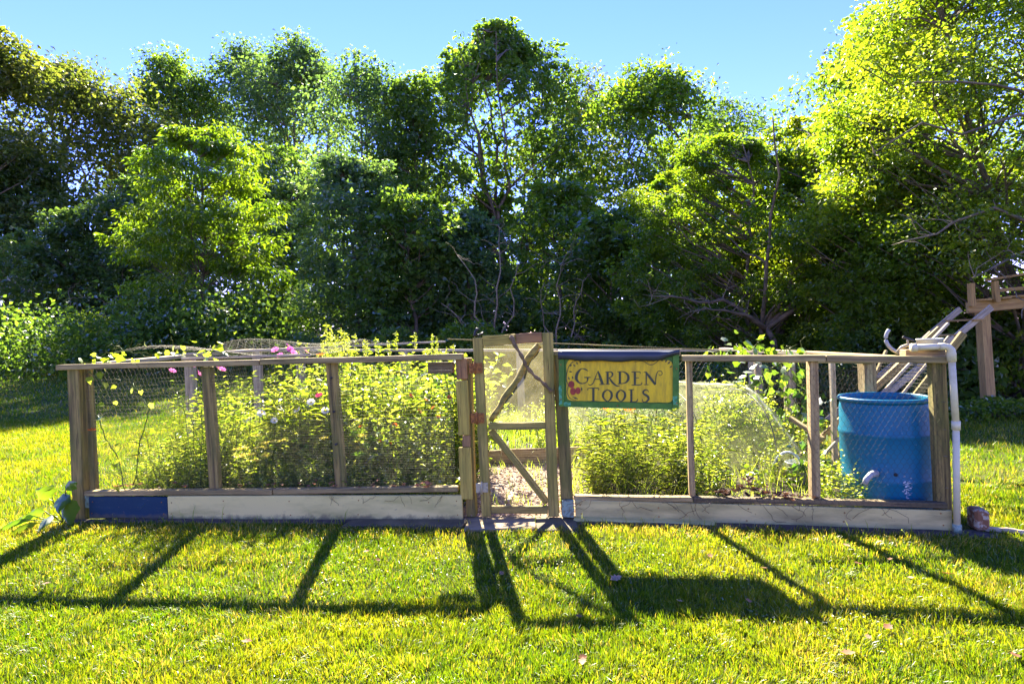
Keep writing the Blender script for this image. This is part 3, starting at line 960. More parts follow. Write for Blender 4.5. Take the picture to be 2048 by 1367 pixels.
def wobbly_rect(x0, z0, x1, z1, r=0.02, wob=0.0015, seed=0, wave=0.0):
    rr = random.Random(seed)
    P = []
    for cx, cz, a0 in ((x1 - r, z0 + r, -90), (x1 - r, z1 - r, 0), (x0 + r, z1 - r, 90), (x0 + r, z0 + r, 180)):
        for k in range(5):
            a = rad(a0 + k * 22.5)
            P.append((cx + r * math.cos(a), cz + r * math.sin(a)))
    out = []
    for i in range(len(P)):
        p, q = P[i], P[(i + 1) % len(P)]
        m = max(1, int(math.hypot(q[0] - p[0], q[1] - p[1]) / 0.03))
        for k in range(m):
            t = k / m
            x, z = p[0] + (q[0] - p[0]) * t, p[1] + (q[1] - p[1]) * t
            out.append((x + rr.uniform(-wob, wob), z + rr.uniform(-wob, wob)))
    return out
plate('backing_board', wobbly_rect(0, 0, SW, SH, 0.004, 0.001, 1), 0.004, 0.014, M['signgreen'])
for nm, r_, sd in (('frame_strip', (-.004, -.004, 0.036, SH), 2), ('frame_strip', (SW - 0.038, 0.004, SW + .004, SH - .004), 3), ('frame_strip', (0.038, -.006, SW - 0.040, 0.036), 4)):
    plate(nm, wobbly_rect(*r_, 0.003, 0.0012, sd), -0.012, 0.014, M['signgreen'])
for r_, sd in (((-.003, 0.01, 0.018, 0.15), 5), ((0.034, 0.0, 0.085, 0.028), 6), ((SW - .036, 0.03, SW - .004, 0.09), 7)):
    plate('chipped_paint', wobbly_rect(*r_, 0.004, 0.004, sd), -0.0135, 0.0015, M['teal'])
plate('yellow_panel', wobbly_rect(0.052, 0.040, SW - 0.037, SH - 0.048, 0.035, 0.0015, 8), -0.002, 0.005, M['signyellow'])
# lettering: strokes (x, y, width) in a 1435 x 700 drawing of the sign, y down
def stroke(pts, w=None):
    """ribbon outline along a polyline; pts = (x, y[, width])"""
    sc_ = SW / 1435.0
    P = []
    for p in pts:
        x, y = p[0], p[1]
        P.append((x * sc_, SH - (y) * SH / 660.0, (p[2] if len(p) > 2 else w) * sc_ * 0.5))
    # smooth
    Q = []
    for i in range(len(P) - 1):
        for t in (0, .34, .67):
            a, b = P[i], P[i + 1]
            p0 = P[i - 1] if i > 0 else a
            p3 = P[i + 2] if i + 2 < len(P) else b
            c = []
            for k in range(3):
                if len(P) > 2:
                    c.append(0.5 * (2 * a[k] + (b[k] - p0[k]) * t + (2 * p0[k] - 5 * a[k] + 4 * b[k] - p3[k]) * t * t + (-p0[k] + 3 * a[k] - 3 * b[k] + p3[k]) * t ** 3))
                else:
                    c.append(a[k] * (1 - t) + b[k] * t)
            Q.append(c)
    Q.append(list(P[-1]))
    V, F = [], []
    for i, q in enumerate(Q):
        a, b = Q[max(i - 1, 0)], Q[min(i + 1, len(Q) - 1)]
        dx, dz = b[0] - a[0], b[1] - a[1]
        l = math.hypot(dx, dz) or 1
        nx, nz = -dz / l, dx / l
        w_ = max(q[2], 0.0008)
        for s in (-1, 1):
            V.append((q[0] + nx * w_ * s, -0.0045, q[1] + nz * w_ * s))
    for i in range(len(Q) - 1):
        F.append((2 * i, 2 * i + 1, 2 * i + 3, 2 * i + 2))
    return V, F
def glyph(name, strokes, mat, label=None, lift=0.0):
    V, F = [], []
    for k, s in enumerate(strokes):
        v, f = stroke(s, 16)
        n = len(V)
        V += [(a, b - lift - .0002 * k, c) for a, b, c in v]
        F += [tuple(i + n for i in q) for q in f]
    o = mesh_obj(name, V, F, mat, SM, sign)
    if label:
        o['label'] = label
    return o
def D_(x, y):     # photo drawing coordinates -> level drawing
    return (x - 265, y - 150 - 0.035 * (x - 265))
def S_(*pts):
    return [(*D_(p[0], p[1]), p[2]) for p in pts]
LET = {
 'G': [S_((625, 385, 6), (590, 362, 16), (545, 352, 10), (505, 385, 26), (478, 440, 36), (482, 490, 32), (520, 530, 16), (570, 535, 12), (612, 510, 12), (618, 465, 24)), S_((575, 462, 12), (655, 462, 12))],
 'A': [S_((745, 385, 6), (710, 470, 10), (680, 540, 12), (645, 560, 10), (625, 545, 8)), S_((745, 385, 10), (770, 460, 30), (800, 548, 32)), S_((700, 487, 9), (775, 487, 9)), S_((760, 552, 10), (825, 552, 10))],
 'R': [S_((862, 405, 26), (862, 545, 26)), S_((835, 405, 9), (900, 400, 12), (922, 430, 22), (905, 462, 12), (865, 475, 9)), S_((885, 475, 14), (920, 530, 24), (975, 575, 16), (1010, 570, 7)), S_((838, 550, 9), (888, 550, 9))],
 'D': [S_((1010, 405, 28), (1010, 545, 26)), S_((980, 402, 9), (1050, 402, 12), (1105, 440, 26), (1110, 500, 30), (1070, 540, 14), (985, 549, 9))],
 'E': [S_((1190, 412, 26), (1190, 562, 26)), S_((1150, 408, 9), (1245, 408, 10), (1252, 432, 8)), S_((1190, 482, 9), (1240, 480, 9)), S_((1150, 566, 9), (1255, 566, 12), (1275, 535, 8))],
 'N': [S_((1325, 415, 14), (1325, 562, 12)), S_((1318, 412, 20), (1370, 480, 30), (1432, 566, 26)), S_((1436, 566, 10), (1440, 470, 10), (1462, 410, 9), (1500, 405, 9), (1512, 440, 8), (1485, 458, 7), (1470, 440, 6)), S_((1300, 565, 9), (1352, 565, 9)), S_((1295, 412, 9), (1330, 412, 9))],
 'T': [S_((620, 622, 8), (628, 598, 10), (745, 598, 12), (752, 625, 8)), S_((688, 598, 28), (688, 752, 26)), S_((655, 757, 9), (722, 757, 9))],
 'O': [S_((860, 618, 10), (815, 650, 24), (808, 710, 26), (860, 762, 10), (908, 715, 26), (905, 650, 24), (860, 618, 10))],
 'O2': [S_((1022, 622, 10), (982, 655, 24), (975, 712, 26), (1022, 764, 10), (1068, 718, 26), (1066, 655, 24), (1022, 622, 10))],
 'L': [S_((1148, 622, 26), (1148, 765, 24)), S_((1115, 622, 9), (1182, 622, 9)), S_((1130, 769, 10), (1205, 769, 12), (1225, 738, 8))],
 'S': [S_((1352, 655, 8), (1335, 628, 12), (1300, 635, 20), (1290, 670, 22), (1340, 705, 30), (1352, 745, 24), (1315, 776, 14), (1285, 768, 10), (1278, 738, 7))],
}
for k_, st in LET.items():
    glyph('letter', st, M['ink'], 'letter ' + k_[0])
# scrolls, leaf sprigs and red tomatoes painted at the corners
glyph('scroll', [S_((1185, 292, 5), (1240, 278, 7), (1300, 285, 7), (1350, 320, 8), (1400, 325, 8), (1450, 295, 7), (1480, 262, 5)), S_((1345, 300, 5), (1340, 262, 6), (1390, 245, 5), (1430, 265, 6), (1410, 290, 5), (1395, 275, 4)), S_((1480, 270, 6), (1560, 262, 5))], M['ink'])
glyph('vine', [S_((520, 245, 6), (440, 262, 8), (385, 320, 8), (360, 400, 8), (352, 480, 8), (375, 560, 8), (362, 640, 8), (400, 720, 7), (470, 738, 6))], M['ink'])
leafs = [(480, 265, 490, 300), (440, 300, 465, 322), (385, 385, 425, 388), (375, 450, 392, 490), (425, 440, 435, 480), (1500, 285, 1530, 265), (1545, 300, 1570, 272), (1575, 325, 1605, 292), (1600, 365, 1628, 345), (540, 580, 545, 630), (520, 255, 530, 285), (430, 700, 500, 730), (395, 320, 420, 300)]
for (a, b, c, d) in leafs:
    glyph('painted_leaf', [S_((a, b, 3), ((a + c) / 2, (b + d) / 2, 17), (c, d, 3))], M['ink'], lift=.0006)
for (cx, cy, rx, ry) in ((415, 545, 38, 45), (435, 632, 36, 46), (497, 625, 32, 44)):
    X, Y = D_(cx, cy)
    P = []
    for k in range(14):
        a = 2 * PI * k / 14
        P.append(((X + rx * math.cos(a)) * SW / 1435, SH - (Y + ry * math.sin(a)) * SH / 660))
    plate('painted_tomato', P, -0.0055, 0.002, M['redpaint'])
for (u_, v_) in ((.012, .30), (.012, .05), (SW - .012, .28), (SW - .012, .04), (SW * .5, .012)):
    P = [(u_ + .005 * math.cos(2 * PI * k / 10), v_ + .005 * math.sin(2 * PI * k / 10)) for k in range(10)]
    plate('screw', P, -.0155, .003, M['rust'])
# vinyl cover folded over the top of the sign
V, F = [], []
nx_ = 24
prof = [(0.03, 0.010), (0.0, 0.022), (-0.030, 0.012), (-0.040, -0.008), (-0.038, -0.03), (-0.030, -0.046)]
for i in range(nx_ + 1):
    x = -0.006 + (SW + 0.012) * i / nx_
    sag = -0.012 * math.sin(PI * min(1, i / nx_ * 1.15)) + 0.004 * math.sin(i * .9)
    for (y, z) in prof:
        zz = SH + z + (sag if z < -.02 else 0)
        if i > nx_ - 4 and z < 0:
            zz += (i - nx_ + 4) * 0.010
        V.append((x, y - 0.002, zz))
m_ = len(prof)
for i in range(nx_):
    for j in range(m_ - 1):
        a = i * m_ + j
        F.append((a, a + 1, a + m_ + 1, a + m_))
o = mesh_obj('vinyl_cover', V, F, M['tarp'], SM, sign, solid=0.002, smooth=True)

# ================================================================ BARREL, PIPE, BUCKET
BC = (2.668, 4.148)
br = empty('rain_barrel', (BC[0], BC[1], 0.0), 'open topped blue plastic rain barrel with a spout standing in the fence corner', 'barrel')
R0 = 0.286
prof = [(0.0, 0.0), (R0 - .03, 0.0), (R0 - .006, 0.02), (R0, 0.05), (R0 + .002, 0.24), (R0 + .008, 0.262), (R0 + .010, 0.275), (R0 + .008, 0.288), (R0 + .001, 0.31), (R0 + .001, 0.555), (R0 + .008, 0.575), (R0 + .010, 0.588), (R0 + .007, 0.602), (R0, 0.625), (R0 - .001, 0.76), (R0 - .008, 0.795), (R0 - .012, 0.81),
        (R0 - .016, 0.81), (R0 - .02, 0.78), (R0 - .012, 0.60), (R0 - .012, 0.05), (R0 - .03, 0.02), (0.0, 0.02)]
lathe('shell', prof, br.location, M['barrel'], br, 72)
lathe('rim', [(R0 - .018, .805), (R0 - .016, .832), (R0 - .009, .838), (R0 + .004, .836), (R0 + .009, .826), (R0 + .006, .812), (R0 - .004, .806), (R0 - .018, .805)], br.location, M['barrel'], br, 72)
g = Geo()
sa = Vector((-0.93, -0.36, 0)).normalized()
cb = Vector((BC[0], BC[1], 0.335))
p0 = cb + sa * (R0 - .01) + Vector((0.05, -0.16, 0.0))
sp0 = Vector((BC[0] - .205, BC[1] - .205, .335))
pts = [sp0, sp0 + Vector((-.03, -.05, .012)), sp0 + Vector((-.075, -.072, .008)), sp0 + Vector((-.115, -.085, -.02)), sp0 + Vector((-.13, -.09, -.05))]
add_tube(g, pts, [.022, .024, .021, .019, .017], 12)
g.build('spout', M['greycup'], br, smooth=True)
for a_, z_ in ((-1.95, .335),):
    g = Geo()
    c_ = Vector((BC[0] + (R0 + .0) * math.cos(a_), BC[1] + R0 * math.sin(a_), z_))
    d_ = Vector((math.cos(a_), math.sin(a_), 0))
    add_tube(g, [c_ - d_ * .01, c_ + d_ * .006], 0.012, 12)
    g.build('bung', M['black'], br)
# scuffs of white paint on the barrel
def on_barrel(a, z, e=.002):
    return (BC[0] + (R0 + e) * math.cos(a), BC[1] + (R0 + e) * math.sin(a), z)
g = Geo()
for k in range(60):
    a, z = rng.normal(-1.72, .05), rng.normal(0.25, .055)
    s1, s2 = rng.uniform(.002, .008), rng.uniform(.002, .010)
    q = [on_barrel(a + rng.uniform(-s1, s1) / R0 * 2, z + rng.uniform(-s2, s2), .0035 + (.010 if .24 < z < .31 else 0)) for _ in range(4)]
    g.add(q, [(0, 1, 2), (0, 2, 3)])
for k in range(50):
    a, z = rng.uniform(-2.6, -0.9), rng.uniform(.08, .76)
    s1 = rng.uniform(.001, .0025)
    q = [on_barrel(a - s1 / R0, z, .011), on_barrel(a + s1 / R0, z, .011), on_barrel(a, z + s1 * 2, .011)]
    g.add(q, [(0, 1, 2)])
tag(g.build('paint_scuff', M['whiteplastic'], br), kind='stuff')

pp_ = empty('rain_pipe', (2.828, 3.700, 0.0), 'white plastic drain pipe with an elbow running up the right front corner', 'pipe')
px_, py_ = 2.803, 3.668
g = Geo(); add_tube(g, [(px_, py_, 0.02), (px_ + .012, py_, 0.685)], 0.019, 16); g.build('lower_pipe', M['pvc'], pp_, smooth=True)
g = Geo(); add_tube(g, [(px_ + .012, py_, 0.69), (px_ - .003, py_, 1.125)], 0.020, 16); g.build('upper_pipe', M['pvc'], pp_, smooth=True)
g = Geo(); add_tube(g, [(px_ + .0125, py_, 0.665), (px_ + .0125, py_, 0.72)], 0.0245, 16); g.build('coupling', M['pvc'], pp_)
g = Geo(); add_tube(g, [(px_, py_, 0.0), (px_, py_, 0.06)], 0.026, 16); g.build('foot_coupling', M['patina'], pp_)
g = Geo()
pts = [(px_ - .003, py_, 1.10), (px_ - .003, py_, 1.15), (px_ - .006, py_, 1.175), (px_ - .02, py_ + .004, 1.192), (px_ - .045, py_ + .01, 1.198), (px_ - .07, py_ + .015, 1.198)]
add_tube(g, pts, [.026, .026, .024, .023, .024, .024], 16)
g.build('elbow', M['pvc'], pp_, smooth=True)
g = Geo(); add_tube(g, [(px_ - .06, py_ + .013, 1.198), (px_ - .205, py_ + .045, 1.196)], 0.020, 16); g.build('cross_pipe', M['pvc'], pp_, smooth=True)
g = Geo(); add_tube(g, [(px_ - .195, py_ + .043, 1.196), (px_ - .225, py_ + .049, 1.195)], 0.027, 16); g.build('end_fitting', M['pvc'], pp_)
cup = lathe('filter_cup', [(0, 0), (.068, 0), (.072, .004), (.074, .062), (.078, .064), (.078, .072), (.070, .074), (.068, .06), (.064, .01), (0, .01)], (2.76, 3.80, 1.176), M['greycup'], None, 36)
tag(cup, 'shallow grey plastic cup sitting on the block above the barrel corner', 'cup')
tap = empty('garden_tap', (2.70, 3.96, 1.15), 'small metal tap with a dark lever on the rail beside the grey cup', 'tap')
g = Geo(); add_tube(g, [(2.66, 3.98, 1.155), (2.69, 3.97, 1.19), (2.72, 3.95, 1.205), (2.755, 3.92, 1.20)], [.009, .013, .014, .010], 10); g.build('spout', M['steel'], tap, smooth=True)
beam('lever', (2.69, 3.96, 1.262), (2.755, 3.94, 1.232), 0.022, 0.016, M['black'], tap, cuts=0)
g = Geo(); add_tube(g, [(2.72, 3.95, 1.20), (2.715, 3.95, 1.25)], .007, 8); g.build('spindle', M['steel'], tap)
g = Geo()
th = np.linspace(-0.3, 2.3, 16)
p = np.array([(2.83 - .10 * math.sin(t), 4.2, 1.14 + .10 * (1 - math.cos(t)) * .62 + .03 * t) for t in th])
add_tube(g, p, 0.013, 10)
o = g.build('bent_hose', M['greycup'], loc=(2.8, 4.2, 1.15), smooth=True)
tag(o, 'stub of pale hose curling up behind the top rail', 'hose')

bu = empty('garden_bucket', (2.40, 4.9, 0.0), 'white garden bucket with a wide arched handle among the weeds', 'bucket')
lathe('pail', [(0, 0), (.075, 0), (.095, .17), (.10, .172), (.10, .178), (.092, .178), (.073, .008), (0, .008)], (2.40, 4.9, 0.03), M['whiteplastic'], bu, 32)
g = Geo()
th = np.linspace(0, PI, 20)
add_tube(g, [(2.28 - .12 * math.cos(t), 4.82 + .02 * math.cos(t), 0.13 + .18 * math.sin(t)) for t in th], 0.011, 8)
g.build('handle', M['whiteplastic'], bu, smooth=True)

# ---- boards stored behind the barrel, leaning to the right
lean = [((3.077, 5, .772), (3.249, 5, 1.128), .03, .02, 'rail', 'thin tan batten leaning behind the barrel, leftmost and steepest of the fan'),
        ((3.178, 5.1, .764), (3.80, 5.1, 1.300), .03, .055, 'rail', 'broad weathered plank leaning behind the barrel, its end beside the grey cup'),
        ((3.147, 4.9, .775), (3.76, 4.95, 1.345), .025, .022, 'grey', 'pale narrow batten leaning behind the barrel, longest of the fan'),
        ((3.521, 5.2, .724), (3.952, 5.2, 1.226), .022, .022, 'grey', 'narrow grey batten leaning right of the longest one'),
        ((3.853, 5.5, .669), (4.32, 5.5, 1.24), .03, .07, 'post', 'wide dull board leaning low behind the right corner post'),
        ((3.30, 5.3, .76), (3.86, 5.3, 1.27), .03, .02, 'rail', 'slim tan batten leaning between the broad plank and the longest batten')]
for p0, p1, w, h, mt, lab in lean:
    # carry each board down to the ground along its own slope
    p0, p1 = Vector(p0), Vector(p1)
    d = (p1 - p0)
    foot = p0 - d * ((p0.z - 0.0) / d.z) if mt != 'x' else p0
    o = beam('leaning_board', foot, p1, w, h, M[mt])
    tag(o, lab, 'board', 'boards leaning behind the barrel')

# ================================================================ TREE HOUSE DECK AT THE RIGHT
dk = empty('wooden_deck', (7.0, 8.5, 0.0), 'raised cedar play deck on a square post among the trees at right', 'deck')
beam('post', (7.02, 8.5, -.05), (6.96, 8.5, 1.50), 0.13, 0.13, M['cedar'], dk)
beam('post', (9.3, 8.7, -.05), (9.3, 8.7, 1.7), 0.15, 0.15, M['cedar'], dk)
beam('post', (10.4, 10.4, -.05), (10.4, 10.4, 1.7), 0.15, 0.15, M['cedar'], dk)
beam('post', (8.75, 10.4, -.05), (8.75, 10.4, 1.55), 0.15, 0.15, M['cedar'], dk)
beam('floor_beam', (6.70, 8.45, 1.55), (9.5, 8.6, 1.72), 0.05, 0.16, M['cedar'], dk)
beam('floor_beam', (8.5, 10.35, 1.60), (10.6, 10.4, 1.74), 0.05, 0.16, M['cedar'], dk)
for k in range(10):
    t = k / 9
    x = 6.86 + 2.55 * t
    beam('deck_board', (x, 8.40, 1.66 + .17 * t), (x + 1.7, 10.45, 1.66 + .17 * t), 0.27, 0.03, M['cedar'], dk)
beam('rail_post', (6.735, 8.40, 1.57), (6.725, 8.40, 1.91), 0.07, 0.07, M['cedar'], dk)
beam('rail_post', (7.095, 8.40, 1.62), (7.075, 8.40, 1.93), 0.07, 0.07, M['cedar'], dk)
beam('rail_post', (7.72, 8.42, 1.72), (7.72, 8.42, 2.25), 0.08, 0.08, M['cedar'], dk)
beam('hand_rail', (6.97, 8.40, 1.95), (8.6, 8.48, 2.16), 0.10, 0.035, M['cedar'], dk)
beam('side_rail', (7.14, 8.42, 1.79), (7.68, 8.44, 1.82), 0.04, 0.05, M['cedar'], dk)
beam('side_rail', (7.76, 8.44, 1.82), (8.8, 8.48, 1.90), 0.04, 0.05, M['cedar'], dk)
st = empty('deck_steps', (5.5, 7.8, 0.0), 'slanting grey wooden steps climbing to the raised deck', 'steps')
for yy in (7.75, 8.3):
    beam('stringer', (4.51, yy, .0), (6.56, yy + .1, 1.54), 0.03, 0.085, M['grey'], st)
for k in range(7):
    t = (k + .8) / 7.6
    beam('tread', (4.55 + 2.0 * t, 7.78, 1.50 * t + .03), (4.55 + 2.0 * t, 8.30, 1.50 * t + .03), 0.16, 0.025, M['cedar'], st)

# ================================================================ RAISED BEDS, SLABS, SMALL WOOD
rb = empty('raised_bed', (-1.7, 5.95, 0.0), 'pale plank edged raised bed across the middle of the garden', 'raised bed')
beam('bed_board', (-1.75, 5.96, zg(-1, 5.9) + .075), (-0.15, 5.96, zg(-.1, 5.9) + .09), 0.035, 0.15, M['rail'], rb)
beam('bed_board', (-0.147, 5.95, zg(0, 5.9) + .09), (0.72, 5.95, zg(.7, 5.9) + .09), 0.035, 0.17, M['pink'], rb)
beam('bed_board', (0.72, 5.97, .09), (0.72, 7.7, .09), 0.035, 0.15, M['rail'], rb)
beam('bed_board', (-1.76, 5.98, .14), (-1.76, 7.7, .18), 0.035, 0.15, M['rail'], rb)
rb = empty('raised_bed', (-3.35, 5.2, 0.0), 'grey board edging of the small bed seen through the leftmost bay', 'raised bed')
beam('bed_board', (-3.38, 5.05, .10), (-2.72, 5.75, .10), 0.035, 0.14, M['grey'], rb)
beam('bed_board', (-3.40, 5.02, .09), (-2.6, 4.92, .09), 0.035, 0.12, M['darkboard'], rb)
for a, b, lab in (((-0.19, 4.72, .03), (-0.16, 5.28, .03), 'pale stick lying on the mulch path inside the gate, the longer one'),
                  ((-0.08, 4.62, .03), (-0.02, 5.0, .03), 'pale stick lying on the mulch path inside the gate, the shorter one')):
    o = beam('loose_stick', a, b, 0.04, 0.025, M['grey'])
    tag(o, lab, 'stick')
o = beam('loose_board', (2.49, 5.2, .538), (2.60, 4.85, .40), .035, .04, M['rail'])
tag(o, 'short tan board slanting out of the grass just left of the barrel post', 'board')

def slab(name, pts, z0, z1, mat, label):
    rr = random.Random(int(pts[0][0] * 100) + 5)
    P = []
    for i in range(len(pts)):
        a, b = pts[i], pts[(i + 1) % len(pts)]
        m = max(2, int(math.hypot(b[0] - a[0], b[1] - a[1]) / .06))
        for k in range(m):
            t = k / m
            P.append((a[0] + (b[0] - a[0]) * t + rr.uniform(-.006, .006), a[1] + (b[1] - a[1]) * t + rr.uniform(-.006, .006)))
    cx, cy = sum(p[0] for p in P) / len(P), sum(p[1] for p in P) / len(P)
    n = len(P)
    V = [(p[0] - cx, p[1] - cy, z0) for p in P] + [(p[0] - cx, p[1] - cy, z1 - .005 + rr.uniform(-.002, .002)) for p in P] + [((p[0] - cx) * .985, (p[1] - cy) * .95, z1) for p in P]
    F = [(i, (i + 1) % n, (i + 1) % n + n, i + n) for i in range(n)] + [(i + n, (i + 1) % n + n, (i + 1) % n + 2 * n, i + 2 * n) for i in range(n)] + [tuple(range(2 * n, 3 * n))]
    o = mesh_obj(name, V, F, mat, Matrix.Translation((cx, cy, 0)))
    return tag(o, label, 'slab', 'flat stone slabs along the foot of the fence')
slab('stone_slab', [(-1.30, 4.19), (-0.40, 4.09), (-0.38, 4.24), (-1.25, 4.35)], -.02, 0.022, M['slate'], 'dark slate slab beneath the cream board left of the gate')
slab('stone_slab', [(-2.6, 4.45), (-1.33, 4.29), (-1.30, 4.365), (-2.6, 4.52)], -.03, 0.008, M['slate'], 'long low slate slab along the foot of the left fence')
slab('stone_slab', [(-0.385, 4.04), (0.12, 4.0), (0.13, 4.30), (-0.36, 4.32)], -.02, 0.018, M['redslab'], 'brownish flagstone threshold in front of the gate')
slab('stone_slab', [(0.125, 3.98), (0.42, 3.95), (0.41, 4.20), (0.135, 4.31)], -.02, 0.012, M['slate'], 'small dark slab under the right gate post')
o = beam('clay_block', (2.95, 3.74, 0.07), (3.03, 3.72, 0.07), 0.12, 0.14, M['clay'], cuts=1, bev=.015)
tag(o, 'rust red and white chipped block beside the foot of the drain pipe', 'block')
g = Geo()
add_tube(g, curve((3.0, 3.68, .02), (3.18, 3.60, .015), 7, .05), 0.018, 8)
o = g.build('buried_pipe', M['grey'], loc=(3.1, 3.6, 0), smooth=True)
tag(o, 'short pale pipe end lying in the soil right of the fence corner', 'pipe')

for at_, par, ss, zz in ((LA, fl, (.06, .68, .76, 1.2, 1.75, 2.3, 2.85, 3.06), (.05, .15)), (RA, fr, (.05, .6, 1.2, 1.8, 2.38), (.04, .11))):
    for s_ in ss:
        for z_ in zz:
            g = Geo()
            z2 = z_ + rng.uniform(-.01, .01)
            s2 = s_ + rng.uniform(-.01, .01)
            add_tube(g, [at_(s2, z2, -.030), at_(s2, z2, -.0335)], .0045, 8)
            g.build('nail_head', M['rust'], par)

# ---- sheer insect net over hoops
net = empty('insect_net', (1.5, 5.8, 0.0), 'sheer insect netting draped over the bed behind the chicken wire', 'netting')
def net_z(x, y):
    ridge = 0.80 + 0.03 * math.sin(x * 5)
    a = 1 - abs((y - 5.9) / (0.8 + .12 * x)) ** 2.2
    ex = sstep((2.72 - x) / 0.42) * sstep((x - 0.35) / .35)
    return float(max(0.05, ridge * max(a, 0) ** .6 * ex + .012 * math.sin(x * 31 + y * 9) + .010 * math.sin(y * 27 - x * 11) + .02))
V, F = [], []
nu, nv = 70, 50
for j in range(nv + 1):
    for i in range(nu + 1):
        x, y = 0.5 + 2.25 * i / nu, 4.85 + 2.05 * j / nv
        V.append((x - 1.5, y - 5.8, net_z(x, y)))
for j in range(nv):
    for i in range(nu):
        a = j * (nu + 1) + i
        F.append((a, a + 1, a + nu + 2, a + nu + 1))
mesh_obj('net_sheet', V, F, M['sheer'], WM[net.name], net, smooth=True)
g = Geo()
ys = np.linspace(5.8, 4.95, 14)
add_tube(g, [(2.35 + (5.8 - y) * .3, y, net_z(2.35 + (5.8 - y) * .3, y) + .012) for y in ys], 0.009, 6)
xs = np.linspace(0.9, 2.35, 16)
add_tube(g, [(x, 5.8, net_z(x, 5.8) + .01) for x in xs], 0.005, 6)
g.build('hem', M['hem'], net)
for x in (1.0, 1.65, 2.3):
    g = Geo()
    add_tube(g, [(x, 5.9 - .85 * math.cos(t), .74 * math.sin(t) ** .6) for t in np.linspace(0.02, PI - .02, 18)], 0.006, 6)
    g.build('hoop', M['black'], net)

# ================================================================ TREES
def tree(name, label, cat, x, y, top, rad_, mat, n_puff=60, per=150, cb=0.15, stems=1, leaf=0.145, wide=0.58, prof=0.75,
         seed=1, bark='bark', puff=0.14, spread=0.5, lean=(0, 0), group=None, droop=0.1, flat=0.75, twig_r=0.012, tint=(0.0, 0.85), base=None, trunk_r=None, boff=(0, 0)):
    """trunk with limbs reaching clumps of leaves; clumps fill an uneven envelope, most of them near its skin"""
    global rng
    keep = rng
    rng = np.random.default_rng(1000 + seed)
    z0 = zg(x, y) - 0.1 if base is None else base
    H = top - z0
    root = empty(name, (x, y, z0), label, cat, group)
    nb = 5
    bumps = rng.uniform(0.75, 1.2, nb)
    P, S = [], []
    while len(P) < n_puff:
        t = rng.uniform(cb, 1.0) ** 0.9
        k = (t - cb) / (1 - cb)
        if k < 0:
            continue
        r = rad_ * (math.sin(PI * min(1, max(0, k * 0.86 + 0.13))) ** prof) * (0.8 + 0.35 * vnoise(t * 7, seed * 3.3, 1.0))
        a = rng.uniform(0, 2 * PI)
        r *= bumps[int(a / 2 / PI * nb) % nb]
        rr = r * math.sqrt(rng.uniform(0.08, 1.0))
        pr = puff * H * rng.uniform(0.55, 1.15) * (0.65 if k > .8 else 1)
        pr = min(pr, .32 * rad_ + .3)
        P.append((x + lean[0] * t * H + rr * math.cos(a), y + lean[1] * t * H + rr * math.sin(a) * .6, z0 + t * H - pr * .55 * (k > .8)))
        S.append(pr)
    P, S = np.array(P), np.array(S)
    # leaves
    g = Geo()
    pos, ax, tn = [], [], []
    for p, s in zip(P, S):
        nt_ = max(5, int(per / 9))
        d = rdir(nt_)
        tw = p + d * s * (rng.uniform(0.2, 1.0, (nt_, 1)) ** 0.6) * .95 * np.array([1.15, 1.15, flat])
        k = rng.poisson(13, nt_)
        idx = np.repeat(np.arange(nt_), k)
        q = tw[idx] + rng.normal(size=(len(idx), 3)) * s * np.array([.17, .17, .10])
        pos.append(q)
        out = unit(q - p) * 0.6 + rdir(len(q)) * 0.9
        out[:, 2] = out[:, 2] * .6 - droop
        ax.append(out)
        base_t = rng.uniform(*tint)
        tn.append(np.clip(base_t * 0.6 + rng.uniform(tint[0], tint[1] * 1.15, len(q)) * 0.45, 0, 1))
    pos, ax, tn = np.concatenate(pos), np.concatenate(ax), np.concatenate(tn)
    L = leaf * rng.uniform(0.5, 1.35, len(pos)) * (0.8 + 0.5 * vnoise(pos[:, 0] + pos[:, 2], pos[:, 1], .9, seed))
    add_leaves(g, pos, ax, L, L * wide, tn, droop=0.12)
    c = g.build('crown', mat, root)
    c['kind'] = 'stuff'
    # trunk and limbs
    g = Geo()
    tr = trunk_r or max(0.05, H * 0.014)
    stem_pts = []
    for k in range(stems):
        a = rng.uniform(0, 2 * PI)
        sp = spread * rad_ * (0.35 if stems == 1 else 1.0)
        e = np.array([x + lean[0] * H + math.cos(a) * sp * rng.uniform(.4, 1), y + lean[1] * H + math.sin(a) * sp * rng.uniform(.4, 1), z0 + H * rng.uniform(.82, .94)])
        b = np.array([x + (rng.uniform(-.15, .15) if stems > 1 else 0), y + (rng.uniform(-.15, .15) if stems > 1 else 0), z0])
        q = curve(b, e, 14, 0.045)
        r0 = tr * (1 if stems == 1 else 0.62)
        add_tube(g, q, np.linspace(r0, 0.012, 14), 8)
        stem_pts.append(q)
    SP = np.concatenate(stem_pts)
    for p in P:
        dz = p[2] - SP[:, 2]
        dist = np.linalg.norm(SP[:, :2] - p[:2], axis=1)
        cost = np.abs(dz - dist * 0.75) + dist * 0.4 + (dz < 0) * 3
        j = int(np.argmin(cost))
        q = curve(SP[j], p, 6, 0.07, sag=rng.uniform(-.05, .05))
        add_tube(g, q, np.linspace(max(twig_r * 2.2, tr * 0.22), twig_r * .5, 6), 4, cap=False)
    g.build('trunk', M[bark], root, smooth=True)
    rng = keep
    return root

TG = 'tall trees of the wood behind the garden'
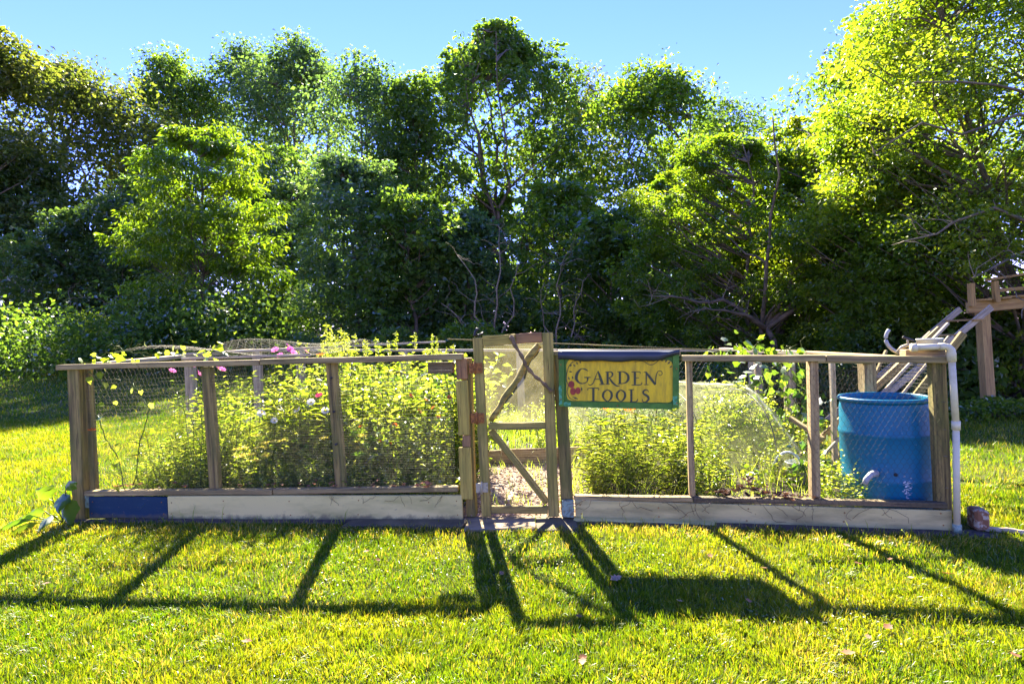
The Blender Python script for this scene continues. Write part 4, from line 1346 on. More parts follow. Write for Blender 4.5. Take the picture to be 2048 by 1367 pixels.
# name, label, x, y, top z, radius, material, kwargs
TREES = [
 ('broadleaf_tree', 'olive leaved tree at the left edge, its top standing above its neighbour', -12.4, 14, 9.5, 1.5, 'leaf_olive', dict(n_puff=46, per=190, cb=.3)),
 ('broadleaf_tree', 'broad tree at left with pale slender forking trunks under an olive crown', -12.9, 17, 10.0, 2.7, 'leaf_olive', dict(n_puff=95, per=170, cb=.5, stems=5, bark='palebark', spread=.9)),
 ('broadleaf_tree', 'dark low crowned tree at the left edge below the olive crowns', -12.6, 15, 6.7, 1.9, 'leaf_dark', dict(n_puff=80, per=190, cb=.05)),
 ('broadleaf_tree', 'dark round topped tree right of the notch in the skyline at left', -12.2, 21, 12.3, 2.2, 'leaf_mid', dict(n_puff=85, per=180, cb=.2)),
 ('sumac_tree', 'bright layered green tree in front of the dark wood at left centre', -6.9, 13, 6.45, 2.05, 'leaf_bright', dict(n_puff=150, per=200, tint=(0, .6), cb=.04, puff=.10, flat=.4, droop=.5, prof=.5, wide=.32, leaf=.13)),
 ('broadleaf_tree', 'tree with upright tufted top just left of the tallest left hand crown', -9.9, 22, 13.2, 2.3, 'leaf_blue', dict(n_puff=90, per=180, cb=.3, stems=2)),
 ('broadleaf_tree', 'tallest blue green crown on the left half of the skyline', -7.0, 20, 12.2, 2.2, 'leaf_blue', dict(n_puff=95, per=150, cb=.35, stems=4)),
 ('broadleaf_tree', 'blue green tree with russet tips left of the saddle in the skyline', -4.6, 19, 11.0, 2.1, 'leaf_blue', dict(n_puff=80, per=150, cb=.35, stems=3)),
 ('broadleaf_tree', 'slim pale green tree filling the saddle between two big crowns', -2.8, 18, 9.7, 1.2, 'leaf_mid', dict(n_puff=60, per=160, cb=.2)),
 ('broadleaf_tree', 'tallest airy tree behind the gate with many thin fanning stems', 0.0, 17, 10.6, 2.7, 'leaf_mid', dict(n_puff=190, per=125, cb=.27, stems=9, spread=.85, puff=.075, prof=.6)),
 ('broadleaf_tree', 'small rounded crown just right of the tall airy tree', 2.8, 20, 10.8, 1.5, 'leaf_olive', dict(n_puff=50, per=150, cb=.3, stems=2)),
 ('broadleaf_tree', 'sunlit yellow green crown with dark trunks right of centre', 4.1, 16.5, 9.2, 2.1, 'leaf_fresh', dict(n_puff=90, per=160, cb=.35, stems=4)),
 ('locust_tree', 'dense dark green feathery crown at the low point of the skyline', 7.0, 19, 9.2, 2.2, 'leaf_mid', dict(n_puff=100, per=200, cb=.35, flat=.45, wide=.35)),
 ('maple_tree', 'dark maple crown rising behind the bright tree at right', 10.2, 15.2, 9.7, 2.5, 'leaf_mid', dict(n_puff=110, per=190, cb=.2, wide=.8, leaf=.13)),
]
UNDER = [(-10.5, 16.0, 6.3, 1.6, 'leaf_dark'), (-6.6, 17, 7.2, 1.9, 'leaf_mid'), (-4.4, 16.5, 6.8, 1.8, 'leaf_blue'), (-2.6, 15.5, 5.4, 1.7, 'leaf_mid'), (-1.1, 16, 5.0, 1.6, 'leaf_blue'),
         (1.5, 17, 6.0, 1.9, 'leaf_fresh'), (2.7, 15, 4.6, 1.5, 'leaf_mid'), (-12.2, 16, 5.4, 1.8, 'leaf_dark'), (7.4, 15.8, 4.4, 2.2, 'leaf_mid'), (9.8, 14.4, 4.6, 2.0, 'leaf_fresh')]
ULAB = ['dark understorey tree between the olive tree and the bright layered tree', 'mid green tree directly behind the bright layered tree', 'bluish understorey tree right of the bright layered tree',
        'low mid green tree behind the tall flower spikes', 'low bluish tree left of the gate top', 'fresh green understorey tree to the right behind the gate', 'small green tree behind the garden sign',
        'dark understorey tree at the far left edge of the lawn', 'dark low tree behind the gnarled apple tree', 'low green tree behind the slanting boards at right']
i = 0
for nm, lab, x, y, top, r_, mt, kw in TREES:
    i += 1
    if x < -6:          # the left part of the wood stands further off, beyond a wide lawn
        q = 1.5 if nm == 'sumac_tree' else 2.1
        x, y, top, r_ = x * q, y * q, EYE + (top - EYE) * q, r_ * q
        kw['leaf'] = kw.get('leaf', .145) * q * .84
    elif x <= 2:
        q = 1.6 if x == 0 else 1.35
        x, y, top, r_ = x * q, y * q, EYE + (top - EYE) * q, r_ * q
        kw['leaf'] = kw.get('leaf', .145) * q * .9
    elif x > 2:
        x, y, top, r_ = x * 1.6, y * 1.6, EYE + (top - EYE) * 1.6, r_ * 1.6
        kw['leaf'] = kw.get('leaf', .145) * 1.35
    tree(nm, lab, 'tree', x, y, top, r_ * 1.12, M[mt], seed=i, group=TG, **kw)
for (x, y, top, r_, mt), lab in zip(UNDER, ULAB):
    i += 1
    lf = .145
    if x < -6:
        x, y, top, r_, lf = x * 1.6, y * 1.6, EYE + (top - EYE) * 1.6, r_ * 1.6, .19
    tree('understorey_tree', lab, 'tree', x, y, top, r_, M[mt], leaf=lf, seed=i, group='understorey trees at the edge of the wood', n_puff=64, per=140, cb=.03, prof=.45)

# the wood further back: trees one can still tell apart by their tops
BACK = [(-18.9, 12.6, 'leaf_olive', 'farthest left'), (-14.5, 12.2, 'leaf_dark', 'behind the notch at left'), (-9.4, 12.0, 'leaf_dark', 'behind the tufted crown'), (-4.2, 11.0, 'leaf_dark', 'behind the saddle'),
        (-0.4, 12.5, 'leaf_mid', 'behind the airy tree'), (5.9, 10.3, 'leaf_dark', 'behind the sunlit crown'), (10.4, 9.6, 'leaf_mid', 'behind the feathery crown'), (15.5, 9.0, 'leaf_mid', 'behind the bright right hand tree')]
for x, top, mt, where in BACK:
    i += 1
    q = 1.5 if x < -9 else 1.0
    tree('background_tree', 'far tree of the wood seen through gaps ' + where, 'tree', x * q, 27 * q, EYE + (top - EYE) * q * .62, 3.3 * q, M[mt], seed=i, group='far trees glimpsed through the wood', n_puff=60, per=80, cb=.05, leaf=.28, prof=.4)

# brush filling the wood's floor behind the trees
def brush(name, x0, x1, y0, y1, h, n, leaf, mat):
    g = Geo()
    cx, cy = scatter(int(n / 60), x0, x1, y0, y1)
    ch = rng.uniform(.1, 1, len(cx)) ** 1.3 * h
    idx = rng.integers(0, len(cx), n)
    q = np.stack([cx[idx], cy[idx], ground_z(cx, cy)[idx] + ch[idx]], 1) + rng.normal(size=(n, 3)) * np.array([.5, .4, .3])
    add_leaves(g, q, rdir(n), leaf * rng.uniform(.6, 1.3, n), leaf * .6, np.clip(rng.uniform(0, .6, n) + rng.uniform(0, .4, len(cx))[idx], 0, 1))
    return tag(g.build(name, mat, loc=(0, y0, 0)), kind='stuff')
def scatter(n, x0, x1, y0, y1):
    return rng.uniform(x0, x1, n), rng.uniform(y0, y1, n)
brush('woodland_undergrowth', -26, 24, 25, 33, 5.0, 42000, .30, M['leaf_dark'])
brush('woodland_undergrowth', -15, 13, 15.5, 18, 2.0, 26000, .15, M['leaf_mid'])

# foreground trees at the right
tree('apple_tree', 'gnarled apple tree with upright shoots behind the right fence', 'tree', 5.5, 13.0, 5.7, 3.2, M['leaf_bright'], n_puff=250, per=250, cb=.08, stems=7, leaf=.078, spread=1.0, puff=.07, seed=61, lean=(-.09, 0.03), prof=.4, tint=(.0, .7), trunk_r=.10)
tree('apple_tree', 'yellow green fruit tree between the gnarled apple tree and the big bright tree', 'tree', 7.6, 13.6, 6.4, 2.5, M['leaf_bright'], n_puff=180, per=220, cb=.12, stems=5, leaf=.085, spread=1.0, puff=.075, seed=62, prof=.45, tint=(.1, 1))
tree('elm_tree', 'large brightly backlit yellow green tree filling the upper right corner', 'tree', 8.75, 9.7, 8.2, 3.4, M['leaf_bright'], n_puff=430, per=255, cb=.2, stems=4, leaf=.064, spread=.9, puff=.075, seed=63, prof=.5, tint=(.0, 1), lean=(.0, -.02))

tree('elm_tree', 'lower yellow green tree in front of the maple, left of the big bright tree', 'tree', 7.2, 10.8, 5.35, 2.3, M['leaf_bright'], n_puff=210, per=260, cb=.14, stems=3, leaf=.067, puff=.085, seed=64, prof=.5, tint=(.0, .9))

# low gnarled limbs and bare arching twigs
def limbs(name, label, cat, base, ends, r0, mat, twigs=10, seed=5, tl=.7):
    global rng
    keep = rng
    rng = np.random.default_rng(seed)
    root = empty(name, base, label, cat)
    g, h = Geo(), Geo()
    for e in ends:
        q = curve(base, e, 9, .09, sag=rng.uniform(.02, .12))
        add_tube(g, q, np.linspace(r0, r0 * .22, 9), 7)
        for k in range(twigs):
            j = rng.integers(2, 9)
            d = rdir(1)[0] * np.array([1, .6, .7])
            d[2] += .1
            p = curve(q[j], q[j] + d * tl * rng.uniform(.4, 1), 6, .16, sag=rng.uniform(-.12, .15))
            add_tube(h, p, np.linspace(.009, .003, 6), 4, cap=False)
    g.build('limb', M['bark'] if mat == 'bark' else M[mat], root, smooth=True)
    tag(h.build('bare_twigs', M['twig'], root), kind='stuff')
    rng = keep
    return root
limbs('old_apple_stump', 'leaning dark trunk under the low gnarled limbs behind the right fence', 'tree', (5.6, 12.0, 0.0), [(5.3, 12.0, 1.4)], .17, 'bark', 0, 71)
limbs('apple_limb', 'low crooked limbs and grey twigs spreading sideways from the leaning dark trunk', 'branch', (5.3, 12.0, 1.35), [(2.9, 11.8, 2.1), (3.9, 11.5, 1.8), (7.4, 11.6, 2.0), (8.4, 11.9, 2.4), (6.1, 11.8, 2.7)], .055, 'bark', 14, 72, .9)
limbs('dead_shrub', 'bare grey arching twigs of a dead shrub behind the gate', 'shrub', (-.35, 13.5, .6), [(-1.2, 13.3, 3.3), (.2, 13.3, 3.1), (-.2, 13.4, 3.9), (-1.6, 13.2, 2.2)], .03, 'twig', 10, 73, 1.0)
limbs('dead_shrub', 'bare grey twigs hanging in the dark wood above the sign', 'shrub', (1.1, 13.5, .6), [(1.3, 13.3, 3.2), (.8, 13.3, 2.6), (1.9, 13.4, 2.8)], .025, 'twig', 10, 74, .9)
limbs('dead_shrub', 'pale bare twigs low at the left under the olive tree', 'shrub', (-14.5, 20.0, 1.2), [(-15.2, 19.8, 3.4), (-13.7, 19.8, 3.1), (-16.0, 19.7, 2.6)], .03, 'twig', 9, 75, .9)
limbs('overhanging_branch', 'long dark branch with bare twigs sweeping left over the wooden deck', 'branch', (9.0, 8.0, 2.6), [(6.3, 7.8, 1.95), (5.5, 8.0, 2.5), (6.9, 7.7, 1.6)], .045, 'bark', 14, 76, .8)
limbs('overhanging_branch', 'long dark branch crossing the bright leaves at upper right', 'branch', (9.3, 7.7, 3.2), [(5.2, 7.3, 4.4), (4.6, 7.2, 3.5)], .04, 'bark', 5, 77, .5)

# ================================================================ SHRUBS
def shrub(name, label, x, y, w, h, mat, n=2500, leaf=.09, seed=1, wide=.6, group=None, dep=None, z0=None, tint=(0, 1), cat='shrub', lump=14):
    global rng
    keep = rng
    rng = np.random.default_rng(3000 + seed)
    z = zg(x, y) if z0 is None else z0
    root = empty(name, (x, y, z), label, cat, group)
    dep = dep or w * .6
    g = Geo()
    cs = np.stack([rng.uniform(-w, w, lump) * .75, rng.uniform(-dep, dep, lump) * .7, rng.uniform(.12, .72, lump) * h], 1)
    cs[:, 2] *= 1 - .35 * (np.abs(cs[:, 0]) / w)
    idx = rng.integers(0, lump, n)
    rr = rng.uniform(.3, 1, (n, 1)) ** .4
    q = cs[idx] + rdir(n) * rr * np.array([w * .36, dep * .4, h * .30])
    q[:, 2] = np.maximum(q[:, 2], .03) + z
    q[:, 0] += x
    q[:, 1] += y
    ax = rdir(n) + unit(q - np.array([x, y, z + h * .3])) * .8
    ax[:, 2] -= .1
    tb = rng.uniform(tint[0], tint[1], lump)
    add_leaves(g, q, ax, leaf * rng.uniform(.6, 1.3, n), leaf * wide * rng.uniform(.7, 1.2, n), np.clip(tb[idx] * .5 + rng.uniform(0, .55, n), 0, 1), droop=.15)
    tag(g.build('foliage', mat, root), kind='stuff')
    g = Geo()
    for k in range(lump):
        add_tube(g, curve((x + rng.uniform(-.1, .1) * w, y, z - .02), cs[k] + np.array([x, y, z]), 5, .1), np.linspace(.014, .004, 5), 4, cap=False)
    tag(g.build('stems', M['bark'], root), kind='stuff')
    rng = keep
    return root
SG = 'brambles and shrubs along the foot of the wood'
SH = [(-13.6, 14.5, 1.3, 1.75, 'leaf_fresh', 'large bramble mound at the left edge of the lawn'), (-11.9, 14.2, 1.2, 1.6, 'leaf_fresh', 'bramble mound above the squash leaves on the corner post'),
      (-10.2, 14.3, 1.2, 1.5, 'leaf_fresh', 'broad bramble mound second from the corner post'), (-8.4, 14.0, 1.2, 1.45, 'leaf_fresh', 'brighter shrub under the layered green tree'),
      (-6.6, 14.0, 1.2, 1.3, 'leaf_fresh', 'low shrub behind the pink flowers'), (-4.7, 14.2, 1.2, 1.3, 'leaf_dark', 'dark shrub behind the flower spikes'), (-2.9, 13.5, 1.2, 1.4, 'leaf_mid', 'shrub right of the flower spikes'),
      (-1.0, 13.2, 1.0, 1.6, 'leaf_fresh', 'light green shrub with drooping sprays left of the gate top'), (0.8, 13.5, 1.1, 1.3, 'leaf_dark', 'dark shrub right behind the gate top'),
      (2.4, 12.5, 1.1, 1.35, 'leaf_mid', 'shrub above the right half of the sign'), (2.9, 10.4, 1.1, 1.0, 'leaf_mid', 'low shrub behind the right bay of the fence'), (4.9, 10.4, 1.3, 1.1, 'leaf_dark', 'dark shrub behind the leaning trunk'),
      (6.6, 10.6, 1.2, 1.6, 'leaf_dark', 'dark shrub left of the deck post')]
for k, (x, y, w, h, mt, lab) in enumerate(SH):
    if x < -5:
        x, y, w, h = x * 1.32, y * 1.32, w * 1.32, h * 1.25
    shrub('bramble_bush', lab, x, y, w, h, M[mt], n=4200, leaf=.13 if y > 13 else .09, seed=k, group=SG)
shrub('ivy_bank', 'bank of broad leaved ivy behind the deck post at right', 8.5, 10.0, 2.0, 2.0, M['leaf_mid'], n=6500, leaf=.13, wide=.9, seed=40, lump=26)
shrub('forsythia_bush', 'shrub with pale yellow leaves below the deck at right', 8.3, 9.4, 1.2, 1.3, M['leaf_bright'], n=1500, leaf=.09, seed=41, z0=.25)
for k, (x, y, lab) in enumerate(((5.6, 8.6, 'patch of sunlit ground cover left of the deck post'), (6.8, 8.1, 'patch of sunlit ground cover at the foot of the deck post'), (8.2, 8.0, 'patch of sunlit ground cover at the right edge'))):
    shrub('groundcover_plant', lab, x, y, .95, .28, M['leaf_fresh'], n=2600, leaf=.07, seed=44 + k, group='ground cover along the right wood edge', cat='plant', lump=22, dep=.5)

# ================================================================ GARDEN PLANTS
def herb_proto(name, h, n_stem=5, leaf=.06, lw=.3, per=22, mat='herb', flowers=None, spike=False, arch=.35, seed=1, foot=.05, tint=(0.1, 1.0)):
    """a leafy plant in its own coordinates, parts: stems, foliage, flower heads"""
    global rng
    keep = rng
    rng = np.random.default_rng(5000 + seed)
    root = empty(name, (0, 0, 0))
    g, f = Geo(), Geo()
    tips = []
    for k in range(n_stem):
        a = rng.uniform(0, 2 * PI)
        hh = h * rng.uniform(.7, 1.0)
        e = np.array([math.cos(a), math.sin(a), 0]) * hh * arch * rng.uniform(.3, 1) + np.array([0, 0, hh])
        b = np.array([rng.uniform(-foot, foot), rng.uniform(-foot, foot), 0])
        q = curve(b, e, 8, .05)
        add_tube(g, q, np.linspace(.0042, .0018, 8), 4, rng.uniform(.2, .9), cap=False)
        tips.append(q[-1])
        t = rng.uniform(.1, 1, per)
        base = np.array([np.interp(t, np.linspace(0, 1, 8), q[:, c]) for c in range(3)]).T
        az = rng.uniform(0, 2 * PI, per)
        ax = np.stack([np.cos(az), np.sin(az), rng.uniform(-.1, .9, per)], 1)
        add_leaves(f, base, ax, leaf * (1.25 - .6 * t) * rng.uniform(.7, 1.3, per), leaf * lw, np.clip(rng.uniform(*tint, per), 0, 1), fold=.2, droop=.25)
        if spike:
            m_ = 60
            t = rng.uniform(.72, 1.03, m_)
            base = q[-1] + np.stack([rng.normal(0, .006, m_), rng.normal(0, .006, m_), (t - 1) * hh * .5], 1)
            az = rng.uniform(0, 2 * PI, m_)
            add_leaves(f, base, np.stack([np.cos(az), np.sin(az), rng.uniform(.2, 1, m_)], 1), .02, .009, rng.uniform(.6, 1, m_))
    tag(g.build('stems', M['stem'], root), kind='stuff')
    tag(f.build('foliage', M[mat], root), kind='stuff')
    if flowers:
        kind, count = flowers
        for tp in tips[:count]:
            flower(kind, tp, root)
    rng = keep
    return root

def flower(kind, tp, root):
    tp = np.array(tp)
    g = Geo()
    if kind == 'yarrow':
        n = 70
        a, r = rng.uniform(0, 2 * PI, n), np.sqrt(rng.uniform(0, 1, n)) * .04
        pos = tp + np.stack([np.cos(a) * r, np.sin(a) * r, .012 - r * .2 + rng.uniform(0, .006, n)], 1)
        add_leaves(g, pos, rdir(n) + [0, 0, .5], .011, .009, rng.uniform(0, 1, n))
        return tag(g.build('flower_head', M['petal_yellow'], root))
    mat, n, L, w, lift = {'cosmos': ('petal_pink', 8, .034, .024, .35), 'magenta': ('petal_magenta', 8, .032, .022, .2), 'white': ('petal_white', 8, .034, .024, .3),
                          'zinnia': ('petal_orange', 18, .026, .012, .35), 'red': ('petal_red', 18, .024, .012, .4), 'lily': ('petal_orange', 6, .06, .018, .4)}[kind]
    a = np.arange(n) * 2 * PI / n + rng.uniform(0, 1)
    tilt = unit(np.array([rng.normal(0, .5), -0.7, .8]))
    u = unit(np.cross(tilt, [1, 0.1, 0]))
    v = np.cross(tilt, u)
    ax = np.cos(a)[:, None] * u + np.sin(a)[:, None] * v + tilt * (lift if n < 12 else (rng.uniform(.1, .9, (n, 1))))
    # petals: broad blunt leaves lying in the flower's plane
    ax = unit(ax)
    side = unit(np.cross(ax, tilt))
    V, T = [], []
    for i in range(n):
        p = tp
        V += [p, p + ax[i] * L * .6 + side[i] * w * .5, p + ax[i] * L + side[i] * w * .28, p + ax[i] * L - side[i] * w * .28, p + ax[i] * L * .6 - side[i] * w * .5]
        T += [(i * 5, i * 5 + 1, i * 5 + 2), (i * 5, i * 5 + 2, i * 5 + 3), (i * 5, i * 5 + 3, i * 5 + 4)]
    g.add(V, T, rng.uniform(0, 1))
    o = g.build('flower_head', M[mat], root)
    g = Geo()
    m = 26
    add_leaves(g, tp + tilt * .004 + rdir(m) * .004, rdir(m) + tilt, .008, .006, .5)
    g.build('flower_eye', M['petal_yellow'], o)
    return o

used = {}
def plant(proto, x, y, s=1.0, rz=None, label=None, group=None, cat='plant', z=None):
    rz = rng.uniform(0, 2 * PI) if rz is None else rz
    z = zg(x, y) + .03 if z is None else z
    m4 = Matrix.Translation((x, y, z)) @ Matrix.Rotation(rz, 4, 'Z') @ Matrix.Diagonal((s, s, s * rng.uniform(.92, 1.08), 1))
    if proto.name in used:
        o = clone(proto, m4)
    else:
        o = proto
        o.matrix_basis = m4
        WM[o.name] = m4
        used[proto.name] = 1
    tag(o, label, cat, group)
    return o

pA = [herb_proto('cosmos_plant', 1.05, 7, .075, .10, 55, 'herb', None, seed=1, arch=.42), herb_proto('cosmos_plant', 0.95, 8, .08, .12, 55, 'herb', None, seed=2, arch=.5)]
pB = [herb_proto('leafy_herb', .85, 8, .085, .26, 30, 'herb', None, seed=3), herb_proto('leafy_herb', .7, 8, .075, .34, 28, 'herb', None, seed=4, arch=.5)]
pD = [herb_proto('dark_bushy_plant', 1.05, 12, .075, .42, 42, 'herbdark', None, seed=5, arch=.5, foot=.12)]
pT = [herb_proto('tall_grass_clump', .95, 12, .24, .030, 8, 'herb', None, seed=21, arch=.5, foot=.07, tint=(.4, 1)), herb_proto('tall_grass_clump', .8, 12, .20, .035, 8, 'herb', None, seed=22, arch=.6, foot=.07, tint=(.3, 1))]
pW = [herb_proto('broad_leaved_plant', .55, 7, .15, .55, 8, 'herb', None, seed=31, arch=.6, foot=.04, tint=(.0, .7)), herb_proto('broad_leaved_plant', .7, 5, .19, .34, 9, 'herbdark', None, seed=32, arch=.45, foot=.04)]
pS = [herb_proto('flower_spike_plant', 1.45, 5, .085, .28, 34, 'herb', None, spike=True, seed=6, arch=.16, foot=.1), herb_proto('flower_spike_plant', 1.35, 4, .08, .28, 34, 'herb', None, spike=True, seed=7, arch=.2, foot=.1)]
pY = herb_proto('yarrow_plant', .62, 7, .05, .14, 26, 'herb', ('yarrow', 7), seed=8, arch=.5)
pCp = herb_proto('pink_cosmos', 1.3, 4, .07, .08, 30, 'herb', ('cosmos', 3), seed=9, arch=.25)
pCm = herb_proto('magenta_cosmos', 1.12, 3, .07, .08, 30, 'herb', ('magenta', 2), seed=10, arch=.25)
pCw = herb_proto('white_cosmos', .9, 4, .07, .08, 30, 'herb', ('white', 3), seed=11, arch=.3)
pZ = herb_proto('orange_zinnia', .72, 5, .06, .36, 16, 'herb', ('zinnia', 3), seed=12, arch=.4)
pR = herb_proto('red_zinnia', .85, 5, .06, .36, 16, 'herbdark', ('red', 3), seed=13, arch=.4)
pL = herb_proto('day_lily', .75, 4, .2, .06, 5, 'herb', ('lily', 3), seed=14, arch=.4)
pG = [herb_proto('lettuce_plant', .30, 12, .06, .7, 10, 'herb', None, seed=15, arch=.9, tint=(.5, 1))]

def bay(x):
    return ('in the leftmost bay' if x < -2.45 else 'in the middle left bay' if x < -1.42 else 'in the bay left of the gate')
def LQ(s, off):
    q = LA(s, 0, off)
    return q[0], q[1]
for k in range(20):
    x, y = LQ(rng.uniform(1.15, 2.5), rng.uniform(.55, 1.1))
    plant(pT[k % 2], x, y, rng.uniform(.75, 1.05), label='arching clump of long grassy blades ' + bay(x), group='grassy clumps in the left bed')
for k, s_ in enumerate((.15, .22, .30, .38, .45, .52, .58, .64, .70, .76, .81, .86, .9, .94, .98)):
    x, y = LQ(s_, .2 + .12 * (k % 3))
    plant(pA[k % 2], x, y, min(1.02, .42 + .045 * k), label='wispy green stem rising in the leftmost bay ' + ('near the corner post' if s_ < .5 else 'near the second post'), group='wispy stems in the leftmost bay')
for k in range(13):
    x, y = LQ(rng.uniform(.9, 2.9), rng.uniform(.2, 1.0))
    plant(pW[k % 2], x, y, rng.uniform(.7, 1.1), label=('pale' if k % 2 == 0 else 'deep green') + ' broad leaved plant among the herbs ' + bay(x), group='broad leaved plants in the left bed')
for k in range(6):
    x, y = rng.uniform(1.3, 2.5), rng.uniform(4.5, 5.0)
    plant(pW[k % 2], x, y, rng.uniform(.35, .55), label=('pale' if k % 2 == 0 else 'deep green') + ' broad leaved weed in front of the sheer net', group='broad leaved weeds before the net')
for k in range(8):
    x, y = LQ(.12 + .1 * k, rng.uniform(.3, .8))
    plant((pT + pB)[k % 4], x, y, rng.uniform(.5, .95), label='loose ' + ('grassy' if k % 4 < 2 else 'leafy') + ' plant filling the leftmost bay', group='loose plants in the leftmost bay')
GL = 'feathery green cosmos plants filling the left bed'
GB = 'leafy green herbs filling the left bed'
# dense left bed: low at the wire, taller towards the back
for k in range(120):
    s, off = rng.uniform(.95, 3.0), .12 + 1.1 * rng.uniform(0, 1)
    x, y = LQ(s, off)
    h = min(1.08, .26 + .80 * off) * rng.uniform(.8, 1.12)
    where = ('near the wire ' if off < .6 else 'well back ') + bay(x)
    if rng.uniform() < .5:
        plant(pA[k % 2], x, y, h / (1.05, .95)[k % 2], label='feathery bright green cosmos plant ' + where, group=GL)
    else:
        plant(pB[k % 2], x, y, h / (.85, .7)[k % 2], label='leafy bright green herb ' + where, group=GB)
for k in range(16):
    x, y = LQ(rng.uniform(.9, 2.95), rng.uniform(.10, .2))
    plant(pB[k % 2], x, y, rng.uniform(.28, .5), label='short bright herb right behind the wire ' + bay(x), group='short herbs right behind the left wire')
for k in range(9):
    x, y = LQ(rng.uniform(.2, .95), rng.uniform(.25, .9))
    plant(pB[k % 2], x, y, rng.uniform(.4, .62), label='low leafy herb in the leftmost bay of the fence', group='low herbs in the leftmost bay')
for k in range(24):
    x, y = rng.uniform(-3.1, -.9), rng.uniform(6.0, 7.4)
    plant(pB[k % 2] if k % 2 else pA[0], x, y, rng.uniform(.85, 1.15), label='tall bright green plant far back ' + bay(x), group='tall plants at the back of the left bed')
for k in range(15):
    x, y = rng.uniform(-1.6, -.55), rng.uniform(6.05, 6.5)
    plant(pD[0], x, y, rng.uniform(.75, .98), label='dark green bushy plant at the back of the bed left of the gate', group='dark bushy plants left of the gate')
for k in range(22):
    x, y = rng.uniform(-2.35, -.75), rng.uniform(6.3, 7.2)
    plant(pS[k % 2], x, y, rng.uniform(.86, 1.08), label='tall pale flower spike plant above the top rail ' + ('left' if x < -1.32 else 'right') + ' of the drilled post', group='tall flower spikes above the left rail')
for x, y, s, lab in ((-2.25, 5.35, 1.06, 'tallest pink cosmos above the rail, right beside the netting'), (-1.98, 5.6, 1.03, 'pink cosmos above the rail nearest to the flower spikes'), (-2.7, 5.2, .96, 'pink cosmos just topping the rail over the second bay'), (-2.95, 5.3, .98, 'pink cosmos above the rail closest to the squash leaves')):
    plant(pCp, x, y, s, label=lab, group='pink cosmos above the rail', cat='flower')
for x, y, s, lab in ((-2.42, 4.83, .98, 'magenta cosmos hanging beside the second post'), (-1.9, 5.3, 1.1, 'magenta cosmos rising just over the top rail')):
    plant(pCm, x, y, s, label=lab, group='magenta cosmos', cat='flower')
for x, y, s, lab in ((-2.05, 4.85, 1.0, 'white cosmos high in the middle left bay'), (-1.75, 4.95, 1.02, 'white cosmos just left of the drilled post'), (-2.2, 5.0, .92, 'white cosmos low in the middle left bay')):
    plant(pCw, x, y, s, label=lab, group='white cosmos in the left bed', cat='flower')
for x, y, s, lab in ((-2.17, 4.72, 1.0, 'yellow flat headed yarrow beside the second post'), (-1.98, 4.68, .92, 'yellow flat headed yarrow in the middle of the left bay'), (-1.3, 4.7, .9, 'yellow yarrow right of the drilled post')):
    plant(pY, x, y, s, label=lab, group='yellow yarrow in the left bed', cat='flower')
for x, y, s, lab in ((-.92, 5.1, 1.15, 'orange zinnia in the third bay under the rail'), (-1.2, 4.9, .9, 'orange zinnia beside the drilled post'), (-.6, 5.1, 1.0, 'orange zinnia close to the yellow gate boards')):
    plant(pZ, x, y, s, label=lab, group='orange zinnias in the left bed', cat='flower')
for x, y, s, lab in ((-.72, 5.2, 1.1, 'red zinnia high in the third bay'), (-1.1, 5.25, 1.05, 'red zinnia against the dark bushy plants'), (-.5, 5.0, .95, 'red zinnia nearest to the gate')):
    plant(pR, x, y, s, label=lab, group='red zinnias in the left bed', cat='flower')
for x, y, s, lab in ((-.86, 4.55, .72, 'frilly light green lettuce on dry leaves, left one in the third bay'), (-.66, 4.53, .8, 'frilly light green lettuce on dry leaves, middle one in the third bay'), (-.46, 4.55, 1.05, 'tall frilly light green lettuce beside the gate boards')):
    plant(pG[0], x, y, s, label=lab, group='frilly lettuces in the third bay')
# right bed
for k in range(30):
    x, y = rng.uniform(.5, 1.6), rng.uniform(4.3, 5.1)
    if y < 4.3 - .22 * (x - .42) + .25:
        continue
    d_ = y - (4.253 - .2204 * (x - .421))
    if d_ < .12:
        continue
    pr_, hh, what = ((pT[k % 2], (.95, .8)[k % 2], 'grassy weed'), (pA[k % 2], (1.05, .95)[k % 2], 'feathery weed'), (pT[k % 2], (.95, .8)[k % 2], 'grassy weed'), (pB[k % 2], (.85, .7)[k % 2], 'round leaved weed'))[k % 4]
    plant(pr_, x, y, min(.58, .14 + .72 * d_) / hh * rng.uniform(.8, 1.2), label='knee high ' + what + (' close to the wire' if y < 4.75 else ' further back') + ' in the bay under the sign', group='weeds under the sign')
for k in range(14):
    x, y = rng.uniform(.8, 2.3), rng.uniform(5.2, 6.2)
    plant((pT + pA)[k % 4], x, y, rng.uniform(.35, .6), label='green plant growing under the sheer net', group='plants under the sheer net')
for k in range(9):
    x, y = rng.uniform(.55, 2.0), rng.uniform(6.5, 7.6)
    plant(pD[0], x, y, rng.uniform(.45, .7), label='dark leafy plant at the back of the right bed', group='dark plants at the back right')
for x, y, s, lab in ((.85, 5.2, .9, 'orange day lily seen under the sign'), (1.2, 5.1, .85, 'orange day lily left of the pinkish post')):
    plant(pL, x, y, s, label=lab, group='orange day lilies', cat='flower')
for k in range(22):
    x, y = rng.uniform(1.9, 2.75), rng.uniform(4.6, 6.9)
    plant(pB[k % 2], x, y, min(.95, .3 + .45 * (y - 4.4)) * rng.uniform(.8, 1.1), label='bright leafy weed ' + ('left of' if x < 2.35 else 'touching') + ' the side fence between net and barrel', group='weeds by the side fence')
for k, (x, y, s) in enumerate(((2.27, 4.02, .5), (2.36, 3.98, .42), (2.2, 4.15, .55))):
    plant(pB[0], x, y, s, label='green weed growing against the foot of the blue barrel', group='weeds at the barrel foot')
